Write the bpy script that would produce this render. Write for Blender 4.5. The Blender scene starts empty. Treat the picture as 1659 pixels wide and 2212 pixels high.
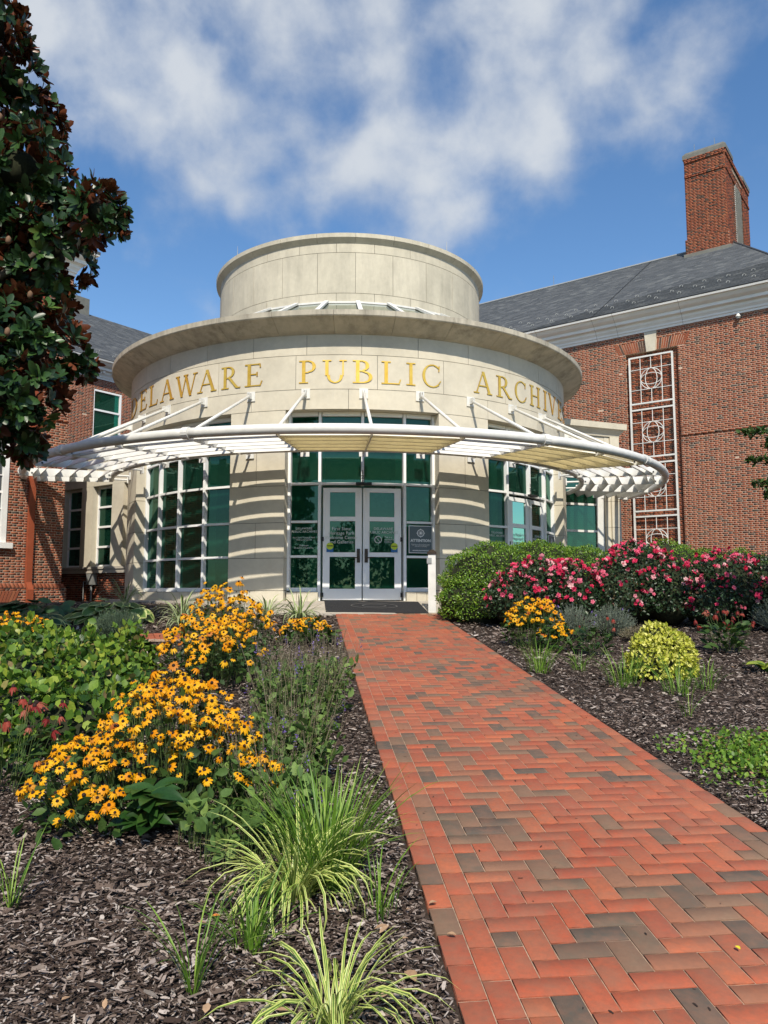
import bpy, math, random
import numpy as np
from mathutils import Vector, Matrix
R_=math.radians
rng=np.random.default_rng(7); random.seed(7)
sc=bpy.context.scene
COL=sc.collection
# ---------------------------------------------------------------- camera
cd=bpy.data.cameras.new('camera'); cam=bpy.data.objects.new('camera',cd); COL.objects.link(cam)
cd.sensor_fit='VERTICAL'; cd.sensor_height=36; cd.lens=36*1661/2212; cd.clip_start=.05; cd.clip_end=2000
cam.location=(0,0,1.7); cam.rotation_euler=(R_(90+5.9),0,0); sc.camera=cam
# ---------------------------------------------------------------- light
SUN_EL=R_(46.5); SUN_AZ=R_(4.0)      # azimuth east of straight behind the camera
sundir=Vector((math.sin(SUN_AZ)*math.cos(SUN_EL),-math.cos(SUN_AZ)*math.cos(SUN_EL),math.sin(SUN_EL)))
sl=bpy.data.lights.new('sun','SUN'); sl.energy=4.0; sl.angle=R_(.53); sl.color=(1,.92,.79)
so=bpy.data.objects.new('sun',sl); COL.objects.link(so); so.rotation_euler=sundir.to_track_quat('Z','Y').to_euler(); so.location=(0,-10,30)
w=bpy.data.worlds.new('World'); sc.world=w; w.use_nodes=True
nt=w.node_tree; N=nt.nodes; LK=nt.links; N.clear()
def nd(nt,t,**k):
    n=nt.nodes.new(t)
    for a,b in k.items(): setattr(n,a,b)
    return n
sky=nd(nt,'ShaderNodeTexSky',sky_type='NISHITA',sun_disc=False); sky.sun_elevation=SUN_EL
sky.sun_rotation=math.pi-SUN_AZ; sky.altitude=50; sky.air_density=1.0; sky.dust_density=.5; sky.ozone_density=2.2
def wmath(op,a=None,b=None,c=None,clamp=False):
    n=nd(nt,'ShaderNodeMath',operation=op,use_clamp=clamp)
    for i,v in enumerate((a,b,c)):
        if v is None: continue
        if isinstance(v,(int,float)): n.inputs[i].default_value=v
        else: LK.new(v,n.inputs[i])
    return n.outputs[0]
tc=nd(nt,'ShaderNodeTexCoord'); sep=nd(nt,'ShaderNodeSeparateXYZ'); LK.new(tc.outputs['Generated'],sep.inputs[0])
def wnoise(scale,detail,rough,off,dist=0.,stretch=(1,1,1)):
    mp=nd(nt,'ShaderNodeMapping'); mp.inputs['Location'].default_value=off; mp.inputs['Scale'].default_value=stretch; LK.new(tc.outputs['Generated'],mp.inputs[0])
    n=nd(nt,'ShaderNodeTexNoise'); n.inputs['Scale'].default_value=scale; n.inputs['Detail'].default_value=detail
    n.inputs['Roughness'].default_value=rough; n.inputs['Distortion'].default_value=dist; LK.new(mp.outputs[0],n.inputs['Vector']); return n.outputs[0]
big=wnoise(6.,3,.5,(3.1,.4,0)); fine=wnoise(10.,6,.45,(0,0,5.),.3); puff=wnoise(24.,5,.6,(2.,8.,1.),.0); tone=wnoise(7.,4,.5,(7.,2.,1.),.3)
# cloud banks: soft rounded lobes at their directions in the sky, broken up by noise
def lobe(x,y,z,r,amp):
    d=None
    for i,v in enumerate((x,y,z)):
        q=wmath('SUBTRACT',sep.outputs[i],v); q=wmath('MULTIPLY',q,q); d=q if d is None else wmath('ADD',d,q)
    return wmath('MULTIPLY',wmath('EXPONENT',wmath('MULTIPLY',d,-1./(r*r))),amp)
LOBES=[(0.0, 0.787, 0.617, 0.146, 0.86), (0.094, 0.812, 0.575, 0.134, 0.86), (-0.105, 0.775, 0.624, 0.101, 0.57), (0.187, 0.809, 0.557, 0.112, 0.69), (0.017, 0.85, 0.527, 0.112, 0.57), (0.072, 0.868, 0.491, 0.078, 0.34), (-0.256, 0.779, 0.573, 0.095, 0.86), (-0.299, 0.791, 0.533, 0.09, 0.69), (-0.223, 0.767, 0.601, 0.067, 0.34), (-0.345, 0.754, 0.56, 0.09, 0.52), (-0.182, 0.843, 0.506, 0.084, 1.25), (-0.169, 0.865, 0.472, 0.056, 0.57), (-0.224, 0.816, 0.533, 0.056, 0.4), (-0.075, 0.84, 0.538, 0.078, 0.52), (0.257, 0.784, 0.566, 0.078, 0.52), (0.3, 0.746, 0.595, 0.112, 0.63), (0.365, 0.733, 0.574, 0.101, 0.46), (-0.216, 0.917, 0.336, 0.034, 0.69), (0.147, 0.92, 0.364, 0.034, 0.57), (0.082, 0.737, 0.671, 0.168, 0.8), (-0.228, 0.727, 0.647, 0.134, 0.57), (0.174, 0.764, 0.621, 0.09, 0.57)]+[(-.6,-.6,.5,.4,.6),(.5,-.7,.5,.4,.6),(.9,.1,.42,.25,.6),(-.9,.15,.4,.25,.6),(0,-.9,.3,.3,.5),(.1,-.2,.95,.3,.5),(.8,-.5,.2,.2,.5),(-.85,-.4,.25,.2,.5)]
tot=None
for l in LOBES:
    v=lobe(*l); tot=v if tot is None else wmath('ADD',tot,v)
tot=wmath('MINIMUM',tot,1.25)
dens=wmath('ADD',wmath('MULTIPLY',tot,.55),wmath('MULTIPLY',wmath('SUBTRACT',fine,.5),1.45))
dens=wmath('ADD',dens,wmath('MULTIPLY',wmath('SUBTRACT',big,.5),1.25)); dens=wmath('ADD',dens,wmath('MULTIPLY',wmath('SUBTRACT',puff,.5),.55))
mr=nd(nt,'ShaderNodeMapRange',interpolation_type='SMOOTHSTEP'); LK.new(dens,mr.inputs[0])
mr.inputs[1].default_value=.12; mr.inputs[2].default_value=1.1; mr.inputs[3].default_value=0; mr.inputs[4].default_value=.92
hv=nd(nt,'ShaderNodeHueSaturation'); hv.inputs['Saturation'].default_value=1.18; hv.inputs['Value'].default_value=.84; LK.new(sky.outputs[0],hv.inputs['Color'])
cr=nd(nt,'ShaderNodeValToRGB'); LK.new(wmath('ADD',wmath('MULTIPLY',dens,.5),wmath('MULTIPLY',tone,.6)),cr.inputs[0])
cr.color_ramp.elements[0].position=.3; cr.color_ramp.elements[0].color=(1.9,2.3,3.0,1)
cr.color_ramp.elements[1].position=.85; cr.color_ramp.elements[1].color=(3.4,3.6,3.85,1)
mx=nd(nt,'ShaderNodeMix',data_type='RGBA'); LK.new(mr.outputs[0],mx.inputs[0]); LK.new(hv.outputs[0],mx.inputs[6]); LK.new(cr.outputs[0],mx.inputs[7])
bg=nd(nt,'ShaderNodeBackground'); bg.inputs[1].default_value=.15; LK.new(mx.outputs[2],bg.inputs[0])
wo=nd(nt,'ShaderNodeOutputWorld'); LK.new(bg.outputs[0],wo.inputs[0])
sc.view_settings.view_transform='Standard'; sc.view_settings.look='None'; sc.view_settings.exposure=0.42; sc.view_settings.gamma=1; sc.view_settings.use_curve_mapping=False
sc.cycles.max_bounces=6; sc.cycles.transparent_max_bounces=12; sc.cycles.caustics_reflective=False; sc.cycles.caustics_refractive=False
sc.cycles.use_denoising=True
# ---------------------------------------------------------------- materials
MATS={}
class MT:
    def __init__(s,name):
        s.m=bpy.data.materials.new(name); s.m.use_nodes=True; s.t=s.m.node_tree; s.b=s.t.nodes['Principled BSDF']; MATS[name]=s.m
        s.b.inputs['Specular IOR Level'].default_value=.3
    def n(s,t,**k): return nd(s.t,t,**k)
    def l(s,a,b): s.t.links.new(a,b)
    def pos(s): return s.n('ShaderNodeNewGeometry').outputs['Position']
    def noise(s,scale,detail=4,rough=.6,vec=None,stretch=None):
        n=s.n('ShaderNodeTexNoise'); n.inputs['Scale'].default_value=scale; n.inputs['Detail'].default_value=detail; n.inputs['Roughness'].default_value=rough
        v=vec or s.pos()
        if stretch:
            mp=s.n('ShaderNodeMapping'); mp.inputs['Scale'].default_value=stretch; s.l(v,mp.inputs[0]); v=mp.outputs[0]
        s.l(v,n.inputs['Vector']); return n.outputs[0]
    def rnd(s):   # one number per piece: face attribute on joined pieces, object property on single ones
        a=s.n('ShaderNodeAttribute',attribute_name='rnd',attribute_type='GEOMETRY'); b=s.n('ShaderNodeAttribute',attribute_name='rnd',attribute_type='OBJECT')
        m=s.n('ShaderNodeMath',operation='ADD'); s.l(a.outputs['Fac'],m.inputs[0]); s.l(b.outputs['Fac'],m.inputs[1]); return m.outputs[0]
    def ramp(s,fac,stops,interp='LINEAR'):
        r=s.n('ShaderNodeValToRGB'); r.color_ramp.interpolation=interp; e=r.color_ramp.elements
        while len(e)<len(stops): e.new(.5)
        for i,(p,c) in enumerate(stops): e[i].position=p; e[i].color=(*c,1)
        s.l(fac,r.inputs[0]); return r.outputs[0]
    def mix(s,fac,a,b,mode='MIX'):
        m=s.n('ShaderNodeMix',data_type='RGBA',blend_type=mode)
        for i,v in ((0,fac),(6,a),(7,b)):
            if isinstance(v,(int,float)): m.inputs[i].default_value=v
            elif isinstance(v,tuple): m.inputs[i].default_value=(*v,1)
            else: s.l(v,m.inputs[i])
        return m.outputs[2]
    def mrange(s,v,a,b,c,d):
        m=s.n('ShaderNodeMapRange'); s.l(v,m.inputs[0])
        for i,x in enumerate((a,b,c,d)): m.inputs[i+1].default_value=x
        return m.outputs[0]
    def bump(s,h,strength,dist=.01):
        b=s.n('ShaderNodeBump'); b.inputs['Strength'].default_value=strength; b.inputs['Distance'].default_value=dist; s.l(h,b.inputs['Height']); s.l(b.outputs[0],s.b.inputs['Normal'])
    def col(s,c):
        if isinstance(c,tuple): s.b.inputs['Base Color'].default_value=(*c,1)
        else: s.l(c,s.b.inputs['Base Color'])
    def set(s,**k):
        for a,v in k.items(): s.b.inputs[a.replace('_',' ')].default_value=v
        return s
def plain(name,c,rough=.5,var=.12,scale=6,metal=0.,bump=0.,spec=.3):
    m=MT(name); f=m.noise(scale,5,.6)
    m.col(m.ramp(f,[(.3,tuple(x*(1-var) for x in c)),(.7,tuple(min(1,x*(1+var)) for x in c))])); m.set(Roughness=rough,Metallic=metal)
    m.b.inputs['Specular IOR Level'].default_value=spec
    if bump: m.bump(m.noise(scale*12,4,.6),bump)
    return m.m
def leafmat(name,stops,rough=.5,trans=.25,spec=.3,back=None,sheen_bump=0):
    m=MT(name); c=m.ramp(m.rnd(),stops)
    f=m.noise(60,2,.5); c=m.mix(m.mrange(f,.3,.7,.0,.25),c,(.0,.0,.0))
    if back:
        g=m.n('ShaderNodeNewGeometry'); c=m.mix(g.outputs['Backfacing'],c,back)
    m.col(c); m.set(Roughness=rough); m.b.inputs['Specular IOR Level'].default_value=spec
    if trans:
        t=m.n('ShaderNodeBsdfTranslucent'); m.l(m.mix(.5,c,(.35,.5,.05),'MIX') if False else c,t.inputs[0])
        ms=m.n('ShaderNodeMixShader'); ms.inputs[0].default_value=trans; m.l(m.b.outputs[0],ms.inputs[1]); m.l(t.outputs[0],ms.inputs[2])
        m.l(ms.outputs[0],m.t.nodes['Material Output'].inputs[0])
    return m.m
# stone
def stone_mat(name,base,streak=0.):
    m=MT(name); a=m.noise(1.3,6,.65); b=m.noise(9,5,.6)
    c=m.ramp(a,[(.25,tuple(x*.80 for x in base)),(.5,base),(.75,tuple(min(1,x*1.12) for x in base))])
    c=m.mix(m.mrange(b,.35,.7,0,.22),c,(base[0]*.7,base[1]*.68,base[2]*.62))
    r=m.rnd(); c=m.mix(.12,c,m.ramp(r,[(0,(.35,.34,.30)),(1,(.75,.70,.60))]))
    if streak:
        s=m.noise(3.2,6,.7,stretch=(1,1,.22)); s2=m.noise(.9,3,.5)
        mm=m.n('ShaderNodeMath',operation='MULTIPLY'); m.l(m.mrange(s,.42,.68,0,1),mm.inputs[0]); m.l(m.mrange(s2,.35,.6,0.15,streak),mm.inputs[1])
        c=m.mix(mm.outputs[0],c,(.085,.078,.066))
    m.col(c); m.set(Roughness=.85); m.bump(m.noise(70,5,.7),.25,.004); return m.m
STONE=stone_mat('limestone',(.60,.55,.435)); STONEC=stone_mat('weathered_limestone',(.50,.455,.36),.6); STONEU=stone_mat('upper_limestone',(.57,.525,.41),.25)
JOINT=plain('stone_joint',(.16,.15,.13),.9); CONC=plain('concrete',(.42,.38,.32),.9,.12,3,bump=.2)
WHITE=plain('white_painted_metal',(.68,.675,.635),.42,.09,5); FRAME=plain('pale_aluminium',(.84,.85,.84),.42,.04,2)
CORN=plain('white_painted_wood',(.80,.79,.75),.5,.06,1.5)
CREAM=MT('cream_panel'); CREAM.col((.86,.78,.58)); CREAM.set(Roughness=.6)
_t=CREAM.n('ShaderNodeBsdfTranslucent'); _t.inputs[0].default_value=(.98,.88,.62,1); _m=CREAM.n('ShaderNodeMixShader'); _m.inputs[0].default_value=.82
CREAM.l(CREAM.b.outputs[0],_m.inputs[1]); CREAM.l(_t.outputs[0],_m.inputs[2]); CREAM.l(_m.outputs[0],CREAM.t.nodes['Material Output'].inputs[0]); CREAM=CREAM.m
GOLD=MT('gold_leaf'); GOLD.col(GOLD.ramp(GOLD.noise(4,4,.6),[(.3,(.72,.42,.05)),(.7,(.85,.58,.12))])); GOLD.set(Roughness=.34,Metallic=.55); GOLD=GOLD.m
GOLDD=plain('dark_gold_edge',(.20,.09,.02),.5)
BLACK=plain('black_metal',(.02,.02,.02),.4); BRONZE=plain('bronze',(.06,.045,.035),.4,metal=.6)
PIPE=plain('red_brown_painted_metal',(.30,.075,.035),.45,.1,5); GREYM=plain('grey_metal',(.30,.31,.30),.5,.1,4,metal=.3)
COPPER=plain('dull_metal_flashing',(.19,.185,.155),.55,.2,4,metal=.3)
DARKIN=plain('interior_wall',(.50,.48,.42),.8); INFLOOR=plain('interior_floor',(.30,.24,.18),.5); 
def brickmat(name,stops,mort=False):
    m=MT(name); c=m.ramp(m.rnd(),stops,'LINEAR'); f=m.noise(55,4,.7); f2=m.noise(1.1,4,.6)
    c=m.mix(m.mrange(f,.3,.75,0,.35),c,(.05,.025,.018)); c=m.mix(m.mrange(f2,.3,.7,0.,.18),c,(.45,.22,.13))
    m.col(c); m.set(Roughness=.88); m.bump(f,.35,.004); return m.m
WBRICK=brickmat('wall_brick',[(0,(.20,.052,.024)),(.25,(.30,.075,.034)),(.5,(.235,.062,.03)),(.68,(.36,.115,.05)),(.76,(.16,.05,.03)),(.84,(.045,.032,.026)),(1,(.065,.062,.055))])
MORTAR=plain('pink_mortar',(.53,.40,.30),.95,.12,5,bump=.2)
PAVE=MT('paving_brick'); _r=PAVE.rnd()
_c=PAVE.ramp(_r,[(0,(.35,.072,.034)),(.2,(.43,.100,.045)),(.42,(.32,.074,.040)),(.6,(.48,.120,.050)),(.70,(.32,.11,.056)),(.78,(.20,.125,.078)),(.88,(.155,.11,.072)),(.93,(.095,.083,.062)),(1,(.078,.074,.06))])
_f=PAVE.noise(38,5,.7); _g=PAVE.noise(9,4,.6); _h=PAVE.noise(.7,3,.5)
_c=PAVE.mix(PAVE.mrange(_f,.35,.7,0,.42),_c,(.13,.07,.045)); _c=PAVE.mix(PAVE.mrange(_g,.4,.7,0,.5),_c,(.26,.125,.075)); _c=PAVE.mix(PAVE.mrange(_h,.4,.7,0,.08),_c,(.5,.3,.2)); _k=PAVE.noise(2.1,5,.7); _c=PAVE.mix(PAVE.mrange(_k,.48,.7,0,.45),_c,(.19,.095,.06))
PAVE.col(_c); PAVE.set(Roughness=.85); PAVE.bump(_f,.4,.003); PAVE=PAVE.m
SAND=plain('joint_sand',(.38,.27,.19),.95,.4,25)
SLATE=MT('roof_slate'); _c=SLATE.ramp(SLATE.rnd(),[(0,(.068,.075,.082)),(.5,(.088,.095,.102)),(.85,(.105,.112,.118)),(1,(.14,.148,.15))]); SLATE.col(_c); SLATE.set(Roughness=.6); SLATE.bump(SLATE.noise(14,4,.7),.3); SLATE=SLATE.m
RIDGE=plain('ridge_capping',(.25,.26,.26),.6)
# glass: green tinted, lets the room show dimly and mirrors the garden side
def glassmat(name,tint,refl,gc=(.36,.68,.54),body=(.022,.15,.095)):
    m=MT(name); t=m.n('ShaderNodeBsdfTransparent'); t.inputs[0].default_value=(*tint,1); g=m.n('ShaderNodeBsdfGlossy'); g.inputs['Roughness'].default_value=.015; g.inputs[0].default_value=(*gc,1)
    fr=m.n('ShaderNodeFresnel'); fr.inputs[0].default_value=1.5; a=m.n('ShaderNodeMath',operation='ADD'); a.inputs[1].default_value=refl; m.l(fr.outputs[0],a.inputs[0])
    s=m.n('ShaderNodeMixShader'); dg=m.n('ShaderNodeBsdfDiffuse'); dg.inputs[0].default_value=(*body,1); tm=m.n('ShaderNodeMixShader'); tm.inputs[0].default_value=.16; m.l(t.outputs[0],tm.inputs[1]); m.l(dg.outputs[0],tm.inputs[2]); m.l(a.outputs[0],s.inputs[0]); m.l(tm.outputs[0],s.inputs[1]); m.l(g.outputs[0],s.inputs[2]); m.l(s.outputs[0],m.t.nodes['Material Output'].inputs[0]); return m.m  # diffuse body: green brightness of the panes put into the glass colour
GLASS=glassmat('green_tinted_glass',(.15,.52,.34),.04); GLASSL=glassmat('skylight_glass',(.5,.58,.52),.2,(.75,.8,.76),(.3,.33,.3))
SIGNG=plain('sign_grey',(.10,.13,.14),.4,.02); PRINT=plain('white_print',(.75,.76,.74),.6,.02); STY=plain('sticker_yellow',(.50,.62,.04),.5,.02); STB=plain('sticker_blue',(.03,.14,.35),.5,.02); FAINT=plain('etched_print',(.62,.68,.64),.6,.02)
MATTE=plain('rubber_mat',(.022,.022,.024),.95,.3,30,bump=.5); MATP=plain('mat_print',(.10,.10,.10),.9)
# ground
GRD=MT('mulch_ground'); _n=GRD.noise(42,6,.75); _n2=GRD.noise(120,4,.7,stretch=(1,.4,1)); _c=GRD.ramp(_n,[(.3,(.018,.012,.009)),(.55,(.06,.042,.032)),(.8,(.11,.085,.065))]); GRD.col(_c); GRD.set(Roughness=.95); GRD.bump(_n2,.8,.02); GRD=GRD.m
CHIP=MT('wood_chip'); _c=CHIP.ramp(CHIP.rnd(),[(0,(.022,.013,.009)),(.3,(.055,.035,.026)),(.6,(.20,.15,.12)),(.85,(.38,.31,.265)),(.96,(.54,.47,.41)),(1,(.62,.54,.46))]); _c=CHIP.mix(CHIP.mrange(CHIP.noise(1.6,4,.6),.35,.65,0,.3),_c,(.07,.045,.032)); CHIP.col(CHIP.mix(CHIP.mrange(CHIP.noise(90,3,.6),.35,.7,0,.3),_c,(.03,.02,.015))); CHIP.set(Roughness=.9); CHIP=CHIP.m
LAWN=MT('lawn'); LAWN.col(LAWN.ramp(LAWN.noise(8,6,.7),[(.3,(.03,.06,.012)),(.7,(.07,.12,.025))])); LAWN.set(Roughness=.95); LAWN=LAWN.m
# foliage
G_MAG=leafmat('magnolia_leaf',[(0,(.014,.038,.012)),(.5,(.028,.070,.020)),(.85,(.06,.13,.03)),(1,(.15,.22,.045))],.36,.10,.34,back=(.13,.04,.018))
G_BOX=leafmat('hedge_leaf',[(0,(.05,.12,.012)),(.5,(.13,.26,.022)),(.85,(.24,.39,.04)),(1,(.36,.50,.07))],.35,.22,.4)
G_ROSE=leafmat('rose_leaf',[(0,(.012,.032,.012)),(.5,(.028,.062,.024)),(.85,(.045,.09,.032)),(.93,(.06,.11,.03)),(1,(.13,.04,.025))],.4,.18,.4)
G_RUD=leafmat('coneflower_leaf',[(0,(.02,.05,.012)),(.5,(.04,.09,.02)),(1,(.08,.14,.03))],.5,.2)
G_BIG=leafmat('broad_basal_leaf',[(0,(.016,.055,.010)),(.6,(.032,.085,.015)),(1,(.055,.12,.02))],.35,.18,.45)
G_SHR=leafmat('shrub_leaf',[(0,(.025,.07,.012)),(.45,(.075,.165,.02)),(.8,(.21,.33,.035)),(.93,(.33,.40,.05)),(1,(.34,.22,.11))],.42,.28,.35)
G_HOSD=leafmat('dark_hosta_leaf',[(0,(.03,.07,.025)),(.6,(.05,.11,.035)),(1,(.09,.16,.05))],.4,.15,.4)
G_HOSV=leafmat('hosta_leaf_centre',[(0,(.07,.14,.03)),(1,(.14,.23,.05))],.4,.2,.4); G_HOSE=leafmat('hosta_leaf_margin',[(0,(.42,.46,.15)),(1,(.55,.58,.22))],.4,.2,.4)
G_LAV=leafmat('lavender_foliage',[(0,(.12,.15,.11)),(.6,(.20,.24,.18)),(1,(.30,.33,.26))],.8,.15,.2)
G_LAVG=leafmat('green_lavender_foliage',[(0,(.06,.10,.06)),(.6,(.11,.16,.10)),(1,(.16,.22,.14))],.8,.15,.2)
G_SAL=leafmat('salvia_foliage',[(0,(.06,.12,.028)),(.5,(.12,.21,.05)),(1,(.20,.30,.07))],.6,.25)
G_STEM=leafmat('dry_stem',[(0,(.11,.10,.055)),(.5,(.20,.18,.10)),(.8,(.26,.21,.15)),(1,(.32,.28,.19))],.8,.0); G_GST=leafmat('green_stem',[(0,(.06,.10,.03)),(1,(.14,.2,.06))],.7,.1)
G_GRS=leafmat('grass_blade',[(0,(.08,.19,.02)),(.6,(.17,.32,.035)),(1,(.32,.46,.08))],.45,.3,.35)
G_LIR=leafmat('liriope_green',[(0,(.12,.24,.035)),(1,(.24,.38,.06))],.4,.25,.4); G_LIRY=leafmat('liriope_cream_margin',[(0,(.60,.66,.16)),(1,(.78,.80,.30))],.4,.25,.4)
G_LIRW=leafmat('liriope_pale_margin',[(0,(.45,.48,.28)),(1,(.70,.71,.45))],.4,.25,.4)
G_YEL=leafmat('yellow_green_leaf',[(0,(.26,.33,.03)),(.4,(.58,.58,.06)),(1,(.82,.80,.24))],.5,.25)
G_COV=leafmat('ground_cover_leaf',[(0,(.07,.16,.02)),(.6,(.15,.28,.03)),(.9,(.26,.40,.05)),(1,(.3,.12,.05))],.4,.25)
P_YEL=leafmat('yellow_petal',[(0,(.76,.28,.003)),(.4,(.86,.39,.006)),(.8,(.91,.48,.01)),(.94,(.86,.5,.03)),(1,(.5,.12,.02))],.5,.25,.2); P_CON=plain('dark_flower_cone',(.022,.010,.008),.8)
P_PINK=leafmat('pink_petal',[(0,(.62,.02,.07)),(.45,(.82,.06,.16)),(.7,(.86,.16,.27)),(.88,(.88,.36,.42)),(1,(.9,.6,.58))],.5,.25,.2); P_RED=leafmat('red_petal',[(0,(.22,.02,.02)),(.6,(.36,.06,.04)),(1,(.42,.14,.09))],.6,.25,.2)
P_PUR=leafmat('purple_floret',[(0,(.10,.06,.24)),(1,(.22,.15,.42))],.7,.1); BARK=plain('bark',(.10,.075,.055),.9,.3,9,bump=.6)
DRY=leafmat('dry_leaf',[(0,(.42,.26,.15)),(1,(.5,.33,.2))],.7,.1); BUD=plain('seed_cone',(.16,.09,.05),.8)
# ---------------------------------------------------------------- mesh helpers
def link(o,parent=None):
    COL.objects.link(o)
    if parent is not None: o.parent=parent
    return o
def fmesh(name,V,loops,sizes,mats,midx=None,rnd=None,smooth=False):
    V=np.asarray(V,np.float32).reshape(-1,3); loops=np.asarray(loops,np.int32).ravel(); sizes=np.asarray(sizes,np.int32).ravel()
    me=bpy.data.meshes.new(name); me.vertices.add(len(V)); me.vertices.foreach_set('co',V.ravel())
    me.loops.add(len(loops)); me.loops.foreach_set('vertex_index',loops)
    me.polygons.add(len(sizes)); st=np.concatenate([[0],np.cumsum(sizes)[:-1]]).astype(np.int32)
    me.polygons.foreach_set('loop_start',st); me.polygons.foreach_set('loop_total',sizes)
    for m in mats: me.materials.append(m)
    if midx is not None: me.polygons.foreach_set('material_index',np.asarray(midx,np.int32).ravel())
    if smooth: me.polygons.foreach_set('use_smooth',np.ones(len(sizes),bool))
    me.update(calc_edges=True)
    if rnd is not None:
        a=me.attributes.new('rnd','FLOAT','FACE'); a.data.foreach_set('value',np.asarray(rnd,np.float32).ravel())
    return me
class MB:
    """collects shapes into ONE mesh"""
    def __init__(s): s.V=[];s.F=[];s.M=[];s.R=[]
    def add(s,V,F,m=0,r=0.):
        o=len(s.V); s.V+= [tuple(v) for v in V]; s.F+=[tuple(i+o for i in f) for f in F]; s.M+=[m]*len(F); s.R+=[r]*len(F); return s
    def box(s,c,size,rz=0.,m=0,r=0.,rx=0.):
        hx,hy,hz=size[0]/2,size[1]/2,size[2]/2; M=Matrix.Rotation(rz,3,'Z')@Matrix.Rotation(rx,3,'X')
        V=[Vector(c)+M@Vector((x*hx,y*hy,z*hz)) for x in(-1,1) for y in(-1,1) for z in(-1,1)]
        return s.add(V,[(0,1,3,2),(4,6,7,5),(0,4,5,1),(2,3,7,6),(0,2,6,4),(1,5,7,3)],m,r)
    def hexa(s,P,m=0,r=0.):  # 8 points: bottom 4 ccw, top 4 ccw
        return s.add(P,[(0,3,2,1),(4,5,6,7),(0,1,5,4),(1,2,6,5),(2,3,7,6),(3,0,4,7)],m,r)
    def tube(s,pts,rad,n=8,m=0,r=0.,cap=True):
        pts=[Vector(p) for p in pts]; rad=rad if hasattr(rad,'__len__') else [rad]*len(pts); rings=[]
        up=None
        for i,p in enumerate(pts):
            t=(pts[min(i+1,len(pts)-1)]-pts[max(i-1,0)]).normalized()
            if up is None: up=Vector((0,0,1)) if abs(t.z)<.9 else Vector((1,0,0))
            a=t.cross(up).normalized(); b=a.cross(t).normalized(); up=b
            rings.append([p+rad[i]*(math.cos(2*math.pi*k/n)*a+math.sin(2*math.pi*k/n)*b) for k in range(n)])
        V=[v for r_ in rings for v in r_]; F=[]
        for i in range(len(pts)-1):
            for k in range(n):
                k2=(k+1)%n; F.append((i*n+k,i*n+k2,(i+1)*n+k2,(i+1)*n+k))
        if cap: F.append(tuple(range(n-1,-1,-1))); F.append(tuple((len(pts)-1)*n+k for k in range(n)))
        return s.add(V,F,m,r)
    def mesh(s,name,mats,smooth=False):
        me=bpy.data.meshes.new(name); me.from_pydata(s.V,[],s.F)
        for m in (mats if isinstance(mats,(list,tuple)) else [mats]): me.materials.append(m)
        me.polygons.foreach_set('material_index',s.M)
        if smooth: me.polygons.foreach_set('use_smooth',[True]*len(s.F))
        me.update(); a=me.attributes.new('rnd','FLOAT','FACE'); a.data.foreach_set('value',s.R); return me
    def obj(s,name,mats,parent=None,smooth=False,rnd=None):
        o=bpy.data.objects.new(name,s.mesh(name,mats,smooth)); link(o,parent)
        if rnd is not None: o['rnd']=float(rnd)
        if parent is not None: o.matrix_parent_inverse=parent_inv(parent)
        return o
PW={}
def parent_inv(p):
    # world location of the (unrotated) parent chain
    return Matrix.Translation(-wloc(p))
def wloc(p): return PW.get(p.name,Vector((0,0,0)))
def thing(name,label,cat,loc=(0,0,0),group=None):
    o=bpy.data.objects.new(name,None); COL.objects.link(o); o.empty_display_size=.2; o.location=loc; PW[o.name]=Vector(loc)
    o['label']=label; o['category']=cat
    if group: o['group']=group
    return o
def tag(o,label,cat,group=None):
    o['label']=label; o['category']=cat
    if group: o['group']=group
    return o
def kind(o,k): o['kind']=k; return o
def mo(name,me,parent=None,rnd=None):
    o=bpy.data.objects.new(name,me); link(o,parent)
    if parent is not None: o.matrix_parent_inverse=parent_inv(parent)
    if rnd is not None: o['rnd']=float(rnd)
    return o
def subpart_inv(p): return Matrix.Identity(4)
# template: (V, faces, midx)
def tpl(V,F,M=None):
    V=np.array(V,float); return dict(V=V,loops=np.concatenate([np.array(f) for f in F]),sizes=np.array([len(f) for f in F]),M=np.array(M if M else [0]*len(F)))
def joined(name,t,T,P,rnd,mats,parent=None,smooth=False,stuff=True):
    n=len(P); V=np.einsum('nij,vj->nvi',T,t['V'])+P[:,None,:]; nv=len(t['V'])
    loops=(t['loops'][None,:]+(np.arange(n)*nv)[:,None]).ravel(); sizes=np.tile(t['sizes'],n); M=np.tile(t['M'],n); r=np.repeat(rnd,len(t['sizes']))
    o=mo(name,fmesh(name,V,loops,sizes,mats,M,r,smooth),parent)
    if stuff: o['kind']='stuff'
    return o
def pieces(name,t,T,P,rnd,mats,parent,nobj=300,smooth=False,plural=None,key=None):
    """nearest nobj pieces as parts of their own (shared mesh), the rest joined"""
    P=np.asarray(P); n=len(P)
    d=np.linalg.norm(P-np.array([0,0,1.7]),axis=1) if key is None else key
    o_=np.argsort(d); a=o_[:nobj]; b=o_[nobj:]
    me=fmesh(name,t['V'],t['loops'],t['sizes'],mats,t['M'],None,smooth); pl=wloc(parent) if parent is not None else Vector((0,0,0))
    for i in a:
        o=bpy.data.objects.new(name,me); COL.objects.link(o); o.parent=parent
        M=Matrix([list(T[i][k])+[P[i][k]-pl[k]] for k in range(3)]+[[0,0,0,1]])
        o.matrix_basis=M; o['rnd']=float(rnd[i])
    if len(b): joined(plural or name+'s',t,T[b],P[b],rnd[b],mats,parent,smooth)
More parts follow.
